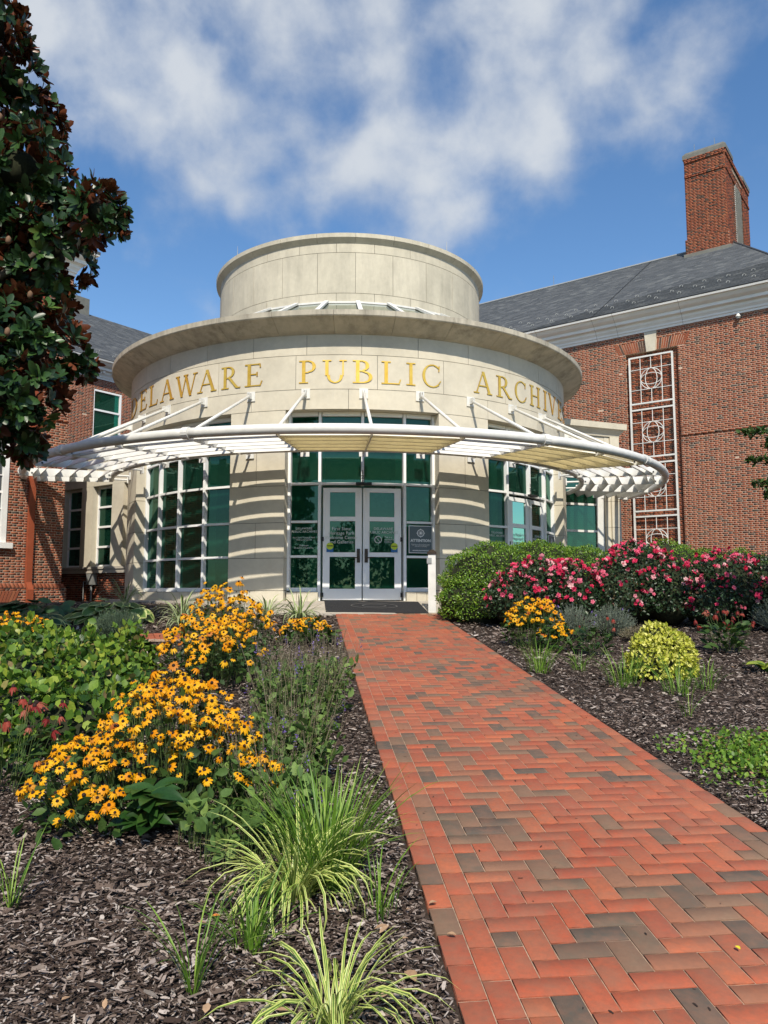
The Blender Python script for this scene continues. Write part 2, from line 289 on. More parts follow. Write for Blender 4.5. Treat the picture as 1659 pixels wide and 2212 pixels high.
def basis(dirs,normals,scale):
    """columns: side, along(dir), normal"""
    d=dirs/np.linalg.norm(dirs,axis=1,keepdims=True); s=np.cross(d,normals); s/=np.maximum(np.linalg.norm(s,axis=1,keepdims=True),1e-6); u=np.cross(s,d)
    T=np.stack([s,d,u],axis=2); return T*np.asarray(scale).reshape(-1,1,1)
LEAF2=tpl([(0,0,0),(.26,.45,.08),(0,1,0),(-.26,.45,.08)],[(0,1,2),(0,2,3)])
LEAF4=tpl([(0,0,0),(.24,.28,.05),(.27,.6,.04),(0,1,-.10),(-.27,.6,.04),(-.24,.28,.05),(0,.3,-.02),(0,.65,-.03)],[(0,1,6),(0,6,5),(6,1,2,7),(5,6,7,4),(7,2,3),(7,3,4)])
LEAFR=tpl([(0,0,0),(.33,.25,.05),(.36,.62,.03),(0,1,-.06),(-.36,.62,.03),(-.33,.25,.05)],[(0,1,2,3),(0,3,4,5)])
def grnd(x,y):
    y=np.asarray(y,float); base=.081*np.clip(y,-8,14.5); t=np.clip((y-14.5)/3.,0,1); return base+(.2655)*(t*t*(3-2*t)*.55+t*.45)
PAZ=R_(-5.6)
def pleft(y): return .55-.098*y
def pright(y): return 2.55-.098*y
# ================================================================ ground, lawn, apron, path
xs=np.concatenate([[-300,-120,-60,-30,-16],np.arange(-11,11.01,.25),[16,30,60,120,300]]); ys=np.concatenate([[-300,-120,-60,-25,-8],np.arange(-4,18.01,.25),[22,40,90,200,400]])
X,Y=np.meshgrid(xs,ys); Z=grnd(X,Y)-.03+np.where((Y>1)&(Y<17),.012*np.sin(X*5.1+Y*2.3)*np.cos(Y*4.3-X),0)
nx,ny=len(xs),len(ys); idx=np.arange(nx*ny).reshape(ny,nx); F=np.stack([idx[:-1,:-1],idx[:-1,1:],idx[1:,1:],idx[1:,:-1]],-1).reshape(-1,4)
g=mo('ground',fmesh('ground',np.stack([X,Y,Z],-1).reshape(-1,3),F,np.full(len(F),4),[GRD],smooth=True)); g['kind']='structure'
b=MB(); b.add([(-200,-200,-.62),(200,-200,-.62),(200,-6,-.5),(-200,-6,-.5)],[(0,1,2,3)]); o=b.obj('lawn',LAWN); o['kind']='structure'
# drum frame
C=Vector((-1.0582,23.5763)); A0=math.atan2(-math.cos(R_(5.25)),math.sin(R_(5.25)))
def cp(R,phi,z): a=A0+R_(phi); return (C.x+R*math.cos(a),C.y+R*math.sin(a),z)
# apron slab
def apz(R,ph):
    wgt=min(1,max(0,(24-abs(ph))/7)); return 1.485-.215*max(0,(R-6.5))/1.55*wgt
b=MB(); V=[];F=[]; phs=np.arange(-130,131,2.)
def apR(ph): return 7.0+1.05*min(1,max(0,(24-abs(ph))/7))
for ph in phs:
    Ro=apR(ph); V+= [cp(6.0,ph,1.485),cp(6.5,ph,1.485),cp(Ro,ph,apz(Ro,ph)),cp(Ro,ph,apz(Ro,ph)-.25)]
for i in range(len(phs)-1):
    for k in range(3): F.append((i*4+k,i*4+k+1,(i+1)*4+k+1,(i+1)*4+k))
b.add(V,F); o=b.obj('apron_slab',CONC); o['kind']='structure'
# ---- path of paving bricks
cw=.1130; ca,sa=math.cos(PAZ),math.sin(PAZ)          # path runs along (sa, ca)
def pxy(u,v): # u lateral from the left edge, v along
    y0=v; return (.55+0+u*ca+ (v)*sa/ca*1.0*1.0, v - u*sa*0)   # lateral kept square enough for the small skew
bricks=[]
nv0,nv1=int(1.2/cw),int(15.66/cw)
NC=18
for j in range(nv0-1,nv1):          # two lengthwise border rows each side
    for c,off in ((0,0),(1,1),(NC-2,1),(NC-1,0)):
        if (j+off)%2==0: bricks.append((c*cw,(j)*cw,cw,2*cw,0))
for j in range(nv0,nv1):
    for i in range(2,NC-2):
        k=(i-j)%4
        if k==0:
            if i+1<NC-2: bricks.append((i*cw,j*cw,2*cw,cw,1))
            else: bricks.append((i*cw,j*cw,cw,cw,2))
        elif k==1 and i==2: bricks.append((i*cw,j*cw,cw,cw,2))
        elif k==3: bricks.append((i*cw,j*cw,cw,2*cw,0))
B=np.array(bricks); n=len(B)
gap=.0045
uc=B[:,0]+B[:,2]/2; vc=B[:,1]+B[:,3]/2
def tow(u,v):   # path coordinates to ground x, y
    return .55+u*ca-v*0.0+ (v*math.tan(PAZ)), v-u*sa*0.0
# square frame: origin on left edge line, axes along and across the path
ox,oy=.55,0.
PX=ox+uc*ca+vc*sa; PY=oy-uc*sa+vc*ca
sz=np.where(PY<14.5,.081,.075); PZ=grnd(PX,PY)+rng.normal(0,.0006,n).clip(-.001,.001)
tx=rng.normal(0,.004,n).clip(-.009,.009); ty=rng.normal(0,.004,n).clip(-.009,.009)
al=np.stack([np.full(n,sa),np.full(n,ca),sz+tx],1); ac=np.stack([np.full(n,ca),np.full(n,-sa),-sz*sa+ty],1)
al/=np.linalg.norm(al,axis=1,keepdims=True); ac/=np.linalg.norm(ac,axis=1,keepdims=True); nn=np.cross(ac,al)
T=np.stack([ac*(B[:,2]-gap)[:,None],al*(B[:,3]-gap)[:,None],nn],axis=2)
e=.016
PT=tpl([(-.5,-.5,-.05),(.5,-.5,-.05),(.5,.5,-.05),(-.5,.5,-.05),(-.5,-.5,-.0018),(.5,-.5,-.0018),(.5,.5,-.0018),(-.5,.5,-.0018),(-.5+e,-.5+e,0),(.5-e,-.5+e,0),(.5-e,.5-e,0),(-.5+e,.5-e,0)],
 [(0,1,5,4),(1,2,6,5),(2,3,7,6),(3,0,4,7),(4,5,9,8),(5,6,10,9),(6,7,11,10),(7,4,8,11),(8,9,10,11)])
keep=(PY>1.0)&(PY<15.56)
path=MB()
for v in np.arange(.8,15.5,.1):
    v2=min(v+.1,15.55); q=[]
    for (uu,vv) in ((.002,v),(2.03,v),(2.03,v2),(.002,v2)):
        x=ox+uu*ca+vv*sa; y=oy-uu*sa+vv*ca; q.append((x,y,float(grnd(x,y))-.0042))
    path.add(q,[(0,1,2,3)])
path=path.obj('path',SAND); path['kind']='structure'
rn=rng.random(n)*.70; m_=rng.random(n)-.20*np.clip(np.sin(PX*2.1+PY*1.3)+np.sin(PY*2.9-PX*1.7)+np.sin(PX*5.3+PY*.9),-1.1,1.6)*.55; rn=np.where(m_<.28,.70+.30*rng.random(n)**.9,rn)
pieces('paving_brick',PT,T[keep],np.stack([PX,PY,PZ],1)[keep],rn[keep],[PAVE],path,300,plural='distant_paving_bricks')
def on_path(x,y):
    u=(x-ox)*ca-(y-oy)*sa; return (u>-.02)&(u<2.05)
# brick pad in the left bed
b=MB(); 
rp=kind(b.box((-3.6,12.2,float(grnd(0,12.2))-.03),(1.35,.95,.03),rz=R_(20)).obj('brick_pad',SAND),'structure')
PP=[];TT=[];rr=[]
for i in range(6):
    for j in range(8):
        x=(i-2.5)*.212; y=(j-3.5)*.108
        X_=-3.6+x*math.cos(R_(20))-y*math.sin(R_(20)); Y_=12.2+x*math.sin(R_(20))+y*math.cos(R_(20)); PP.append((X_,Y_,float(grnd(0,Y_))+.005)); rr.append(rng.random()*.6)
        c_,s_=math.cos(R_(20)),math.sin(R_(20)); TT.append([[c_*.205,-s_*.1,0],[s_*.205,c_*.1,0],[0,.081*.1,1]])
pieces('paving_brick',PT,np.array(TT),np.array(PP),np.array(rr),[PAVE],rp,60)
# ---- door mat
md=Vector((sa,ca)); mc=Vector((-.20,16.3)); b=MB(); hw=1.04
pts=[]
for (u,y) in ((-hw,15.63),(hw,15.63),(hw,17.15),(-hw,17.15)):
    x=-.13+(y-15.6)*-.10+u; pts.append((x,y))
def apzz(x,y):
    d=math.hypot(x-C.x,y-C.y); return 1.485-.215*max(0,d-6.5)/1.55
P8=[(x,y,apzz(x,y)-.0) for x,y in pts]; P8t=[(x,y,z+.016) for x,y,z in P8]
mat=b.hexa(P8+P8t).obj('door_mat',MATTE); tag(mat,'black rubber entrance mat laid in front of the glass double doors','door mat')
b=MB()
def matpt(u,v): # u across, v 0..1 depth
    y=15.63+v*1.52; x=-.13+(y-15.6)*-.10+u; return (x,y,apzz(x,y)+.021)
for a in range(28):
    t0,t1=2*math.pi*a/28,2*math.pi*(a+1)/28
    for ru,rv in ((.50,.22),(.26,.13)):
        b.add([matpt(ru*math.cos(t0),.5+rv*math.sin(t0)),matpt(ru*math.cos(t1),.5+rv*math.sin(t1)),matpt((ru-.03)*math.cos(t1),.5+(rv-.02)*math.sin(t1)),matpt((ru-.03)*math.cos(t0),.5+(rv-.02)*math.sin(t0))],[(0,1,2,3)])
b.obj('printed_emblem',MATP,mat)['kind']='stuff'
# ================================================================ rotunda
ROT=thing('rotunda','round pale stone entrance drum with gold lettering and a smaller drum on top','rotunda',(C.x,C.y,1.4))
def arc_block(name,parent,Ri,Ro,p0,p1,z0,z1,mat,gap=.006,step=3.,prof=None,rnd=None,back=False):
    g=math.degrees(gap/Ro); a=p0+g; c=p1-g; n=max(1,int(math.ceil((c-a)/step))); prof=prof or [(Ri,z0+gap),(Ro,z0+gap),(Ro,z1-gap),(Ri,z1-gap)]
    m=MB(); V=[];F=[];k=len(prof)
    for i in range(n+1):
        ph=a+(c-a)*i/n
        for R,z in prof: V.append(cp(R,ph,z))
    for i in range(n):
        for j in range(k-1): F.append((i*k+j,(i+1)*k+j,(i+1)*k+j+1,i*k+j+1))
    F.append(tuple(range(k))); F.append(tuple(n*k+j for j in range(k-1,-1,-1)))
    m.add(V,F); o=m.obj(name,mat,parent,rnd=random.random() if rnd is None else rnd); return o
def ring(mb,R0,z0,R1,z1,p0=-180,p1=180,step=4.,m=0):
    n=int((p1-p0)/step); V=[];F=[]
    for i in range(n+1):
        ph=p0+(p1-p0)*i/n; V+=[cp(R0,ph,z0),cp(R1,ph,z1)]
    for i in range(n): F.append((2*i,2*i+2,2*i+3,2*i+1))
    mb.add(V,F,m)
# mortar behind the joints, hidden rear half and roofs
b=MB(); ring(b,6.488,5.807,6.488,7.53); ring(b,4.028,7.9,4.028,10.9)
for p0,p1 in ((-150,-62.5),(-27.7,-15.9),(15.9,27.7),(62.5,150)): ring(b,6.488,1.38,6.488,5.81,p0,p1,2.); ring(b,6.2,1.38,6.2,5.81,p0,p1,2.)
ring(b,6.488,1.38,6.488,5.81,150,210,4.)
b.obj('joint_mortar',JOINT,ROT)
b=MB(); b.add([cp(6.8,p,7.93) for p in range(-180,180,6)],[tuple(range(60))]); b.add([cp(4.0,p,11.08) for p in range(-180,180,6)],[tuple(range(60))]); b.obj('flat_roof',COPPER,ROT)
up=[-130,-118,-104,-92.5,-81,-69.3,-57.8,-46.1,-34.3,-22.9,-11.5,-.4,11.3,22.9,34.5,46,57.6,69.2,81,93,105,118,130]
for a,c in zip(up,up[1:]): arc_block('stone_panel',ROT,6.2,6.5,a,c,7.072,7.56,STONE)
le=[-130,-111,-95,-78,-62.5,-47,-31.2,-13.7,2.8,16.9,33.2,48,63,79,95,111,130]
for a,c in zip(le,le[1:]): arc_block('stone_panel',ROT,6.2,6.5,a,c,6.272,7.072,STONE)
lo=[-130,-104.4,-81.2,-69.6,-52.2,-36,-23.2,-3,11.6,27.9,45,62.3,81.2,104,130]
for a,c in zip(lo,lo[1:]): arc_block('stone_panel',ROT,6.2,6.5,a,c,5.807,6.272,STONE)
rows=[1.385,1.717,2.443,3.238,4.072,4.93,5.807]
for i,(z0,z1) in enumerate(zip(rows,rows[1:])):
    for q,(p0,p1) in enumerate(((-27.9,-15.7),(15.7,27.9),(-107,-62.3),(62.3,107))):
        if q<2: cuts=[p0,(p0+p1)/2,p1] if i in(2,4) else [p0,p1]
        else:
            s=-1 if q==2 else 1; cuts=sorted([s*v for v in ([62.3,77,92,107] if i%2 else [62.3,84,107])])
        for a,c in zip(cuts,cuts[1:]): arc_block('stone_panel',ROT,6.13,6.5,a,c,z0,z1,STONE)
# cornice ring
for k in range(-11,12):
    a=-5.8+11.4*k; prof=[(6.3,7.56),(6.50,7.548),(6.62,7.60),(6.80,7.70),(6.98,7.80),(7.015,7.805),(7.035,7.83),(7.04,7.945),(6.9,7.97),(6.3,7.97)]
    if abs(a)<131: arc_block('cornice_stone',ROT,0,7.0,a,a+11.4,0,0,STONEC,gap=.004,prof=prof)
# upper drum
for k in range(-9,10):
    a=-.9+14.37*k
    arc_block('upper_stone_panel',ROT,3.8,4.04,a,a+14.37,9.513,10.627,STONEU)
    for z0,z1 in ((7.95,9.513),(10.627,10.90)): arc_block('upper_stone_panel',ROT,3.8,4.04,a-7.18,a+7.19,z0,z1,STONEU)
    arc_block('parapet_cap',ROT,0,4.15,a,a+14.37,0,0,STONEU,gap=.004,prof=[(3.8,10.88),(4.04,10.875),(4.09,10.93),(4.15,10.985),(4.165,11.0),(4.17,11.11),(3.9,11.13),(3.8,11.1)])
# ring skylight between the drums
for k in range(-9,10):
    a=11.6*k; q0=[cp(4.09,a,9.22),cp(4.09,a+11.6,9.22),cp(6.0,a+11.6,8.12),cp(6.0,a,8.12)]
    if abs(a+5)<100: MB().add(q0,[(0,3,2,1)]).obj('skylight_pane',GLASSL,ROT)
    b=MB(); p=Vector(cp(4.07,a,9.25)); q=Vector(cp(6.05,a,8.13)); w_=Vector(cp(1,a+90,0))-Vector(cp(0,0,0)); w_.z=0; w_.normalize(); w_*=.055
    b.hexa([p-w_,p+w_,q+w_,q-w_]+[v+Vector((0,0,.06)) for v in (p-w_,p+w_,q+w_,q-w_)])
    p2=Vector(cp(4.07,a+11.6,9.25)); d=(p2-p); mid=(p+p2)/2; b.box((mid.x,mid.y,9.255),(d.length,.04,.05),rz=math.atan2(d.y,d.x))
    if abs(a)<100: b.obj('skylight_bar',WHITE,ROT)
b=MB(); ring(b,4.5,8.6,6.4,8.0); b.obj('skylight_lining',DARKIN,ROT)
for ph,R in ((-54,4.1),(38,4.1)): b=MB(); x,y,z=cp(R,ph,11.1); b.tube([(x,y,11.1),(x,y,11.42)],[.012,.004],5).obj('lightning_rod',GREYM,ROT)
# interior
b=MB(); b.add([cp(6.15,p,1.49) for p in range(-180,180,6)],[tuple(range(60))]); b.obj('interior_floor',INFLOOR,ROT)
b=MB(); b.add([cp(6.4,p,5.9) for p in range(-180,180,6)],[tuple(range(60))]); ring(b,3.3,1.49,3.3,5.9,-180,180,12); 
for p in (-70,-47,-30,-12,12,30,47,70): x,y,z=cp(4.9,p,0); b.box((x,y,3.69),(.35,.35,4.4),rz=A0+R_(p))
b.obj('interior_wall',DARKIN,ROT)
b=MB(); x,y,z=cp(4.6,-9,0); b.box((x,y,2.0),(1.6,.5,1.0),rz=R_(5)); x,y,z=cp(4.6,40,0); b.box((x,y,2.0),(1.2,.5,1.1),rz=R_(45)); b.obj('reception_desk',plain('desk_wood',(.16,.07,.03),.5),ROT)
# ---- glazed bays
def bar_between(mb,P,Q,wid,dep,m=0):
    P=Vector(P);Q=Vector(Q); d=Q-P; L=d.length; mid=(P+Q)/2
    mb.box(mid,(L,dep,wid),rz=math.atan2(d.y,d.x),m=m)
def flat_text(txt,phi,R,z,size,mat,parent,name,ext=.0015,bold=0,align='CENTER'):
    cu=bpy.data.curves.new('lettering','FONT'); cu.body=txt; cu.size=size; cu.align_x=align; cu.extrude=ext; cu.offset=bold; cu.resolution_u=2; cu.space_line=.95
    o=bpy.data.objects.new('lettering',cu); COL.objects.link(o); dg=bpy.context.evaluated_depsgraph_get(); me=bpy.data.meshes.new_from_object(o.evaluated_get(dg)); bpy.data.objects.remove(o); bpy.data.curves.remove(cu)
    me.materials.clear(); me.materials.append(mat)
    a=A0+R_(phi); n_=Vector((math.cos(a),math.sin(a),0)); xx=Vector((0,0,1)).cross(n_); M=Matrix((( xx.x,0,n_.x,0),(xx.y,0,n_.y,0),(0,1,0,0),(0,0,0,1)))
    p=cp(R,phi,z); me.transform(Matrix.Translation(p)@M); return mo(name,me,parent)
def flat_mesh(mb,phi,R,z,w_,h,m=0,t=.006):
    x,y,_=cp(R,phi,z); mb.box((x,y,z),(t,w_,h),rz=A0+R_(phi),m=m)
RG=6.17
def bay(c,mull,doors,label):
    fr=MB(); zs=[1.74,2.487,3.275,4.145,4.95,5.76]
    ep=mull
    for p in ep:
        zt,zb=5.80,(1.72 if not (doors and abs(p-c)<1) else 4.1)
        if doors and 8<abs(p-c)<10: zb=1.49
        x,y,_=cp(RG,p,0); fr.box((x,y,(zt+zb)/2),(.16,.062,zt-zb),rz=A0+R_(p))
    for a,d in zip(ep,ep[1:]):
        isd=doors and (a-c>-10 and d-c<10)
        for z in zs:
            if isd and z<4: continue
            P=Vector(cp(RG,a,z));Q=Vector(cp(RG,d,z)); bar_between(fr,P+(Q-P).normalized()*.0427,Q-(Q-P).normalized()*.0427,(.09 if z>5.5 or z<2 else .052),.15)
    fr=fr.obj('window_frame',FRAME,ROT)
    if not doors or True:
        s=MB()
        for a,d in zip(ep,ep[1:]):
            if doors and (a-c>-10 and d-c<10): continue
            n_=3
            for i in range(n_):
                P=Vector(cp(6.12,a+(d-a)*i/n_,1.53));Q=Vector(cp(6.12,a+(d-a)*(i+1)/n_,1.53)); bar_between(s,P,Q,.31,.5)
        s.obj('stone_sill',STONE,ROT)
    for a,d in zip(ep,ep[1:]):
        isd=doors and (a-c>-10 and d-c<10)
        for z0,z1 in zip(zs,zs[1:]):
            if isd and z1<4.2: continue
            P=Vector(cp(RG-.01,a,0));Q=Vector(cp(RG-.01,d,0)); e_=(Q-P).normalized()*.04; P+=e_;Q-=e_
            MB().add([(P.x,P.y,z0+.03),(Q.x,Q.y,z0+.03),(Q.x,Q.y,z1-.03),(P.x,P.y,z1-.03)],[(0,1,2,3)]).obj('window_pane',GLASS,fr)
    if doors:
        for s in (-1,1):
            P=Vector(cp(RG+.01,c+s*.05,0));Q=Vector(cp(RG+.01,c+s*8.75,0)); d=Q-P; L=d.length-.05; u=d.normalized(); nrm=Vector((u.y,-u.x,0))
            if nrm.dot(Vector(cp(7,c,0))-Vector(cp(6,c,0)))<0: nrm=-nrm
            rz=math.atan2(u.y,u.x); lf=MB()
            def bx(u0,u1,z0,z1,dep=.06,off=0,mb=lf,m=0):
                p=P+u*((u0+u1)/2)+nrm*off; mb.box((p.x,p.y,(z0+z1)/2),(u1-u0,dep,z1-z0),rz=rz,m=m)
            bx(.006,.155,1.51,4.05); bx(L-.155,L,1.51,4.05)
            for z0,z1 in ((1.51,1.76),(2.48,2.58),(3.29,3.39),(3.95,4.05)): bx(.155,L-.155,z0,z1)
            leaf=lf.obj('door',FRAME,ROT)
            for z0,z1 in ((1.76,2.48),(2.58,3.29),(3.39,3.95)):
                p0=P+u*.155;p1=P+u*(L-.155); MB().add([(p0.x,p0.y,z0),(p1.x,p1.y,z0),(p1.x,p1.y,z1),(p0.x,p0.y,z1)],[(0,1,2,3)]).obj('door_pane',GLASS,leaf)
            h=MB(); bx(.045,.115,2.35,2.66,.02,.045,h); 
            p=P+u*.08+nrm*.09; h.tube([P+u*.08+nrm*.04+Vector((0,0,2.46)),p+Vector((0,0,2.46)),p+u*.13+Vector((0,0,2.46))],.011,6); h.obj('door_handle',BRONZE,leaf)
            h=MB(); bx(L-.02,L+.02,2.83,2.93,.03,.04,h,0); bx(L-.02,L+.02,1.57,1.67,.03,.04,h,0); h.obj('door_hinge',BLACK,leaf)
            # stickers and door lettering
            cph=c+s*4.4
            if s<0:
                flat_text('First State\nHeritage Park\nWelcome Center\nand Galleries',cph,RG+.045,3.08,.105,FAINT,leaf,'door_lettering')
            else:
                flat_text('DELAWARE\nPUBLIC ARCHIVES',cph,RG+.045,3.09,.085,FAINT,leaf,'door_lettering')
                flat_text('This is a\nsmoke-free\nbuilding',cph+.2,RG+.045,2.91,.055,FAINT,leaf,'door_lettering',align='LEFT')
                b=MB(); x0=cph-1.1
                for k in range(20):
                    t0,t1=2*math.pi*k/20,2*math.pi*(k+1)/20
                    def q(r,t): ph=x0+math.degrees(r*math.cos(t)/RG); return cp(RG+.045,ph,2.87+r*math.sin(t))
                    b.add([q(.085,t0),q(.085,t1),q(.068,t1),q(.068,t0)],[(0,1,2,3)])
                b.add([q(.07,2.2),q(.07,2.4),q(.07,-.75),q(.07,-.95)],[(0,1,2,3)]); b.obj('no_smoking_symbol',FAINT,leaf)
            st=MB(); sph=c+s*(6.75)
            x,y,_=cp(RG+.048,sph,0)
            flat_mesh(st,sph,RG+.048,2.635,.155,.10,1,.004)
            V=[cp(RG+.052,sph,2.72)]+[cp(RG+.052,sph+math.degrees(.08*math.cos(t)/RG),2.72+.08*math.sin(t)) for t in np.linspace(0,2*math.pi,17)[:-1]]
            st.add(V,[(0,i+1,(i+1)%16+1) for i in range(16)],0)
            flat_mesh(st,sph,RG+.054,2.725,.13,.018,2,.003); st.obj('door_sticker',[STY,STB,BLACK],leaf)
        b=MB(); flat_mesh(b,c+.2,RG+.14,4.135,.36,.055,0,.09); b.obj('door_sensor',BLACK,ROT)
        flat_text('1\n2\n1',c,RG+.085,4.37,.115,BLACK,ROT,'house_number',bold=.004)
    # decals on left sidelight, notice on the right one
    if doors:
        lp=c-12.3; flat_text('DELAWARE\nPUBLIC ARCHIVES',lp,RG+.02,3.10,.075,FAINT,fr,'pane_lettering'); flat_text('First State Heritage Park\nWelcome Center',lp,RG+.02,2.90,.052,FAINT,fr,'pane_lettering'); flat_text('Delaware\nDivision of Libraries',lp,RG+.02,2.72,.055,FAINT,fr,'pane_lettering')
        rp_=c+12.35; sg=MB(); flat_mesh(sg,rp_,RG+.10,2.885,.575,.63,1,.008); flat_mesh(sg,rp_,RG+.106,2.885,.545,.60,0,.006)
        sgo=sg.obj('notice_board',[SIGNG,PRINT],ROT)
        flat_text('ATTENTION',rp_,RG+.112,2.83,.087,PRINT,sgo,'notice_lettering',bold=.003)
        flat_text('Researchers are able to perform research\nin the state archives by appointment by\ncalling ahead or by emailing',rp_,RG+.112,2.765,.027,PRINT,sgo,'notice_lettering'); flat_text('ARCHIVES.DELAWARE.GOV',rp_,RG+.112,2.62,.032,PRINT,sgo,'notice_lettering',bold=.001)
        b=MB()
        for R1,R2 in ((.088,.07),(.05,.042),(.028,.0)):
            for k in range(20):
                t0,t1=2*math.pi*k/20,2*math.pi*(k+1)/20
                def q(r,t): ph=rp_+math.degrees(r*math.cos(t)/RG); return cp(RG+.113,ph,3.03+r*math.sin(t))
                b.add([q(R1,t0),q(R1,t1),q(R2,t1),q(R2,t0)],[(0,1,2,3)])
        for t in (0,math.pi/2,math.pi,-math.pi/2): b.add([q(.085,t-.14),q(.108,t),q(.085,t+.14)],[(0,1,2)])
        b.obj('notice_emblem',PRINT,sgo)
bay(0,[-15.5,-9.0,0,9.0,15.5],True,'front'); bay(45.1,[45.1-17,45.1-9,45.1,45.1+9,45.1+17],True,'right'); bay(-45.1,[-62.2,-53.6,-45.1,-36.6,-28.1],False,'left')
# ---- gilded letters
def glyph(ch):
    TH,TN=.135,.045; S=[]
    def L(x0,y0,x1,y1,w_): S.append(('l',x0,y0,x1,y1,w_))
    def sf(x,y,h=.12): S.append(('b',x-h,y,x+h,y))
    def arc(cx_,cy_,rx,ry,a0,a1,w0=TN,w1=TH): S.append(('a',cx_,cy_,rx,ry,a0,a1,w0,w1))
    if ch=='I': L(.2,0,.2,1,TH); sf(.2,0,.19); sf(.2,1,.19); W=.4
    elif ch=='L': L(.2,0,.2,1,TH); sf(.2,1,.18); S.append(('b',.02,0,.7,0)); L(.70,.0,.76,.22,TN); W=.78
    elif ch=='E': L(.2,0,.2,1,TH); S.append(('b',.02,0,.66,0)); S.append(('b',.02,1,.64,1)); S.append(('b',.2,.53,.52,.53)); L(.66,0,.73,.22,TN); L(.64,1,.66,.82,TN); L(.53,.43,.53,.63,TN); W=.73
    elif ch=='H': L(.2,0,.2,1,TH); L(.82,0,.82,1,TH); S.append(('b',.2,.52,.82,.52)); [sf(x,y,.17) for x in(.2,.82) for y in(0,1)]; W=1.02
    elif ch=='D': L(.2,0,.2,1,TH); S.append(('b',.02,0,.42,0)); S.append(('b',.02,1,.42,1)); arc(.38,.5,.50,.5,-90,90); W=.93
    elif ch=='P': L(.2,0,.2,1,TH); sf(.2,0,.18); S.append(('b',.02,1,.4,1)); S.append(('b',.2,.47,.4,.47)); arc(.37,.735,.31,.265,-90,90); W=.72
    elif ch=='B': L(.2,0,.2,1,TH); S.append(('b',.02,1,.4,1)); S.append(('b',.02,0,.42,0)); S.append(('b',.2,.53,.4,.53)); arc(.36,.765,.26,.235,-90,90); arc(.38,.265,.36,.265,-90,90); W=.80
    elif ch=='R': L(.2,0,.2,1,TH); sf(.2,0,.18); S.append(('b',.02,1,.4,1)); S.append(('b',.2,.49,.38,.49)); arc(.37,.745,.29,.255,-90,90); L(.40,.50,.80,0,TH); sf(.84,0,.1); W=.92
    elif ch=='A': L(.14,0,.50,1.02,TN*1.2); L(.50,1.02,.86,0,TH); S.append(('b',.27,.36,.72,.36)); sf(.14,0,.14); sf(.86,0,.14); W=1.
    elif ch=='V': L(.14,1,.5,-.02,TH); L(.5,-.02,.86,1,TN*1.2); sf(.14,1,.14); sf(.86,1,.14); W=1.
    elif ch=='W': L(.12,1,.42,-.02,TH); L(.42,-.02,.70,1,TN*1.2); L(.66,1,.98,-.02,TH); L(.98,-.02,1.28,1,TN*1.2); sf(.12,1,.13); sf(.68,1,.14); sf(1.28,1,.13); W=1.4
    elif ch=='U': L(.2,.32,.2,1,TH); L(.86,.32,.86,1,TN*1.3); arc(.53,.34,.33,.35,180,360,TN,TH*.95); sf(.2,1,.18); sf(.86,1,.15); W=1.03
    elif ch=='C': arc(.55,.5,.50,.52,48,312); L(.86,.70,.88,.97,TN); L(.86,.17,.95,.30,TN); W=.97
    elif ch=='S': arc(.40,.755,.27,.26,40,270,TN,TH); arc(.40,.25,.30,.265,-140,90,TN,TH); L(.61,.78,.62,.98,TN); L(.1,.22,.1,.02,TN); W=.72
    return S,W
def letter(ch,pa,pb,z0=6.415,h=.53):
    S,W=glyph(ch); m=MB(); k=[0]
    def P(x,y,R): return cp(R,pa+(pb-pa)*x/W,z0+y*h)
    def quad(q):
        k[0]+=1; R=6.5+.014+.0006*k[0]; n_=len(q)
        m.add([P(x,y,R) for x,y in q]+[P(x,y,6.498) for x,y in q],[tuple(range(n_))],0); o_=len(m.V)-2*n_
        for i in range(n_): m.F.append((o_+i,o_+(i+1)%n_,o_+n_+(i+1)%n_,o_+n_+i)); m.M.append(1); m.R.append(0)
    asp=W*h/(R_(pb-pa)*6.5)   # keeps stroke weight even in metres
    for s in S:
        if s[0]=='l':
            _,x0,y0,x1,y1,wd=s; quad([(x0-wd/2,y0),(x0+wd/2,y0),(x1+wd/2,y1),(x1-wd/2,y1)])
        elif s[0]=='b':
            _,x0,y,x1,_y=s; t=.05; y_=y if 0<y<1 else (t/2 if y<=0 else 1-t/2); quad([(x0,y_-t/2),(x1,y_-t/2),(x1,y_+t/2),(x0,y_+t/2)])
        else:
            _,cx_,cy_,rx,ry,a0,a1,w0,w1=s; n_=14
            for i in range(n_):
                q=[]
                for a,inn in ((a0+(a1-a0)*i/n_,0),(a0+(a1-a0)*(i+1)/n_,0),(a0+(a1-a0)*(i+1)/n_,1),(a0+(a1-a0)*i/n_,1)):
                    a=R_(a); wd=w0+(w1-w0)*abs(math.cos(a))**1.3; f=wd if inn else 0; q.append((cx_+(rx-f)*math.cos(a),cy_+(ry-min(f,ry*.9)*(1 if abs(math.cos(a))<.5 else .6))*math.sin(a)))
                k[0]-=0 if i==0 else 1; quad(q)
    m.obj('gilded_letter',[GOLD,GOLDD],ROT)
for ch,a,b_ in [('D',-71.6,-63.3),('E',-61.4,-56.7),('L',-55.3,-51),('A',-49.9,-44.5),('W',-43.8,-37),('A',-36.9,-31.7),('R',-30.5,-25.9),('E',-24.85,-20.9),
  ('P',-13.1,-9.4),('U',-8.35,-3.3),('B',-2.3,2.1),('L',3.5,7.6),('I',8.7,10.7),('C',11.9,16.3),
  ('A',24.2,29.1),('R',30.3,35.1),('C',36.0,40.5),('H',41.7,46.6),('I',48.2,50.2),('V',51,56.4),('E',58,62.4),('S',64,68.2)]: letter(ch,a,b_)
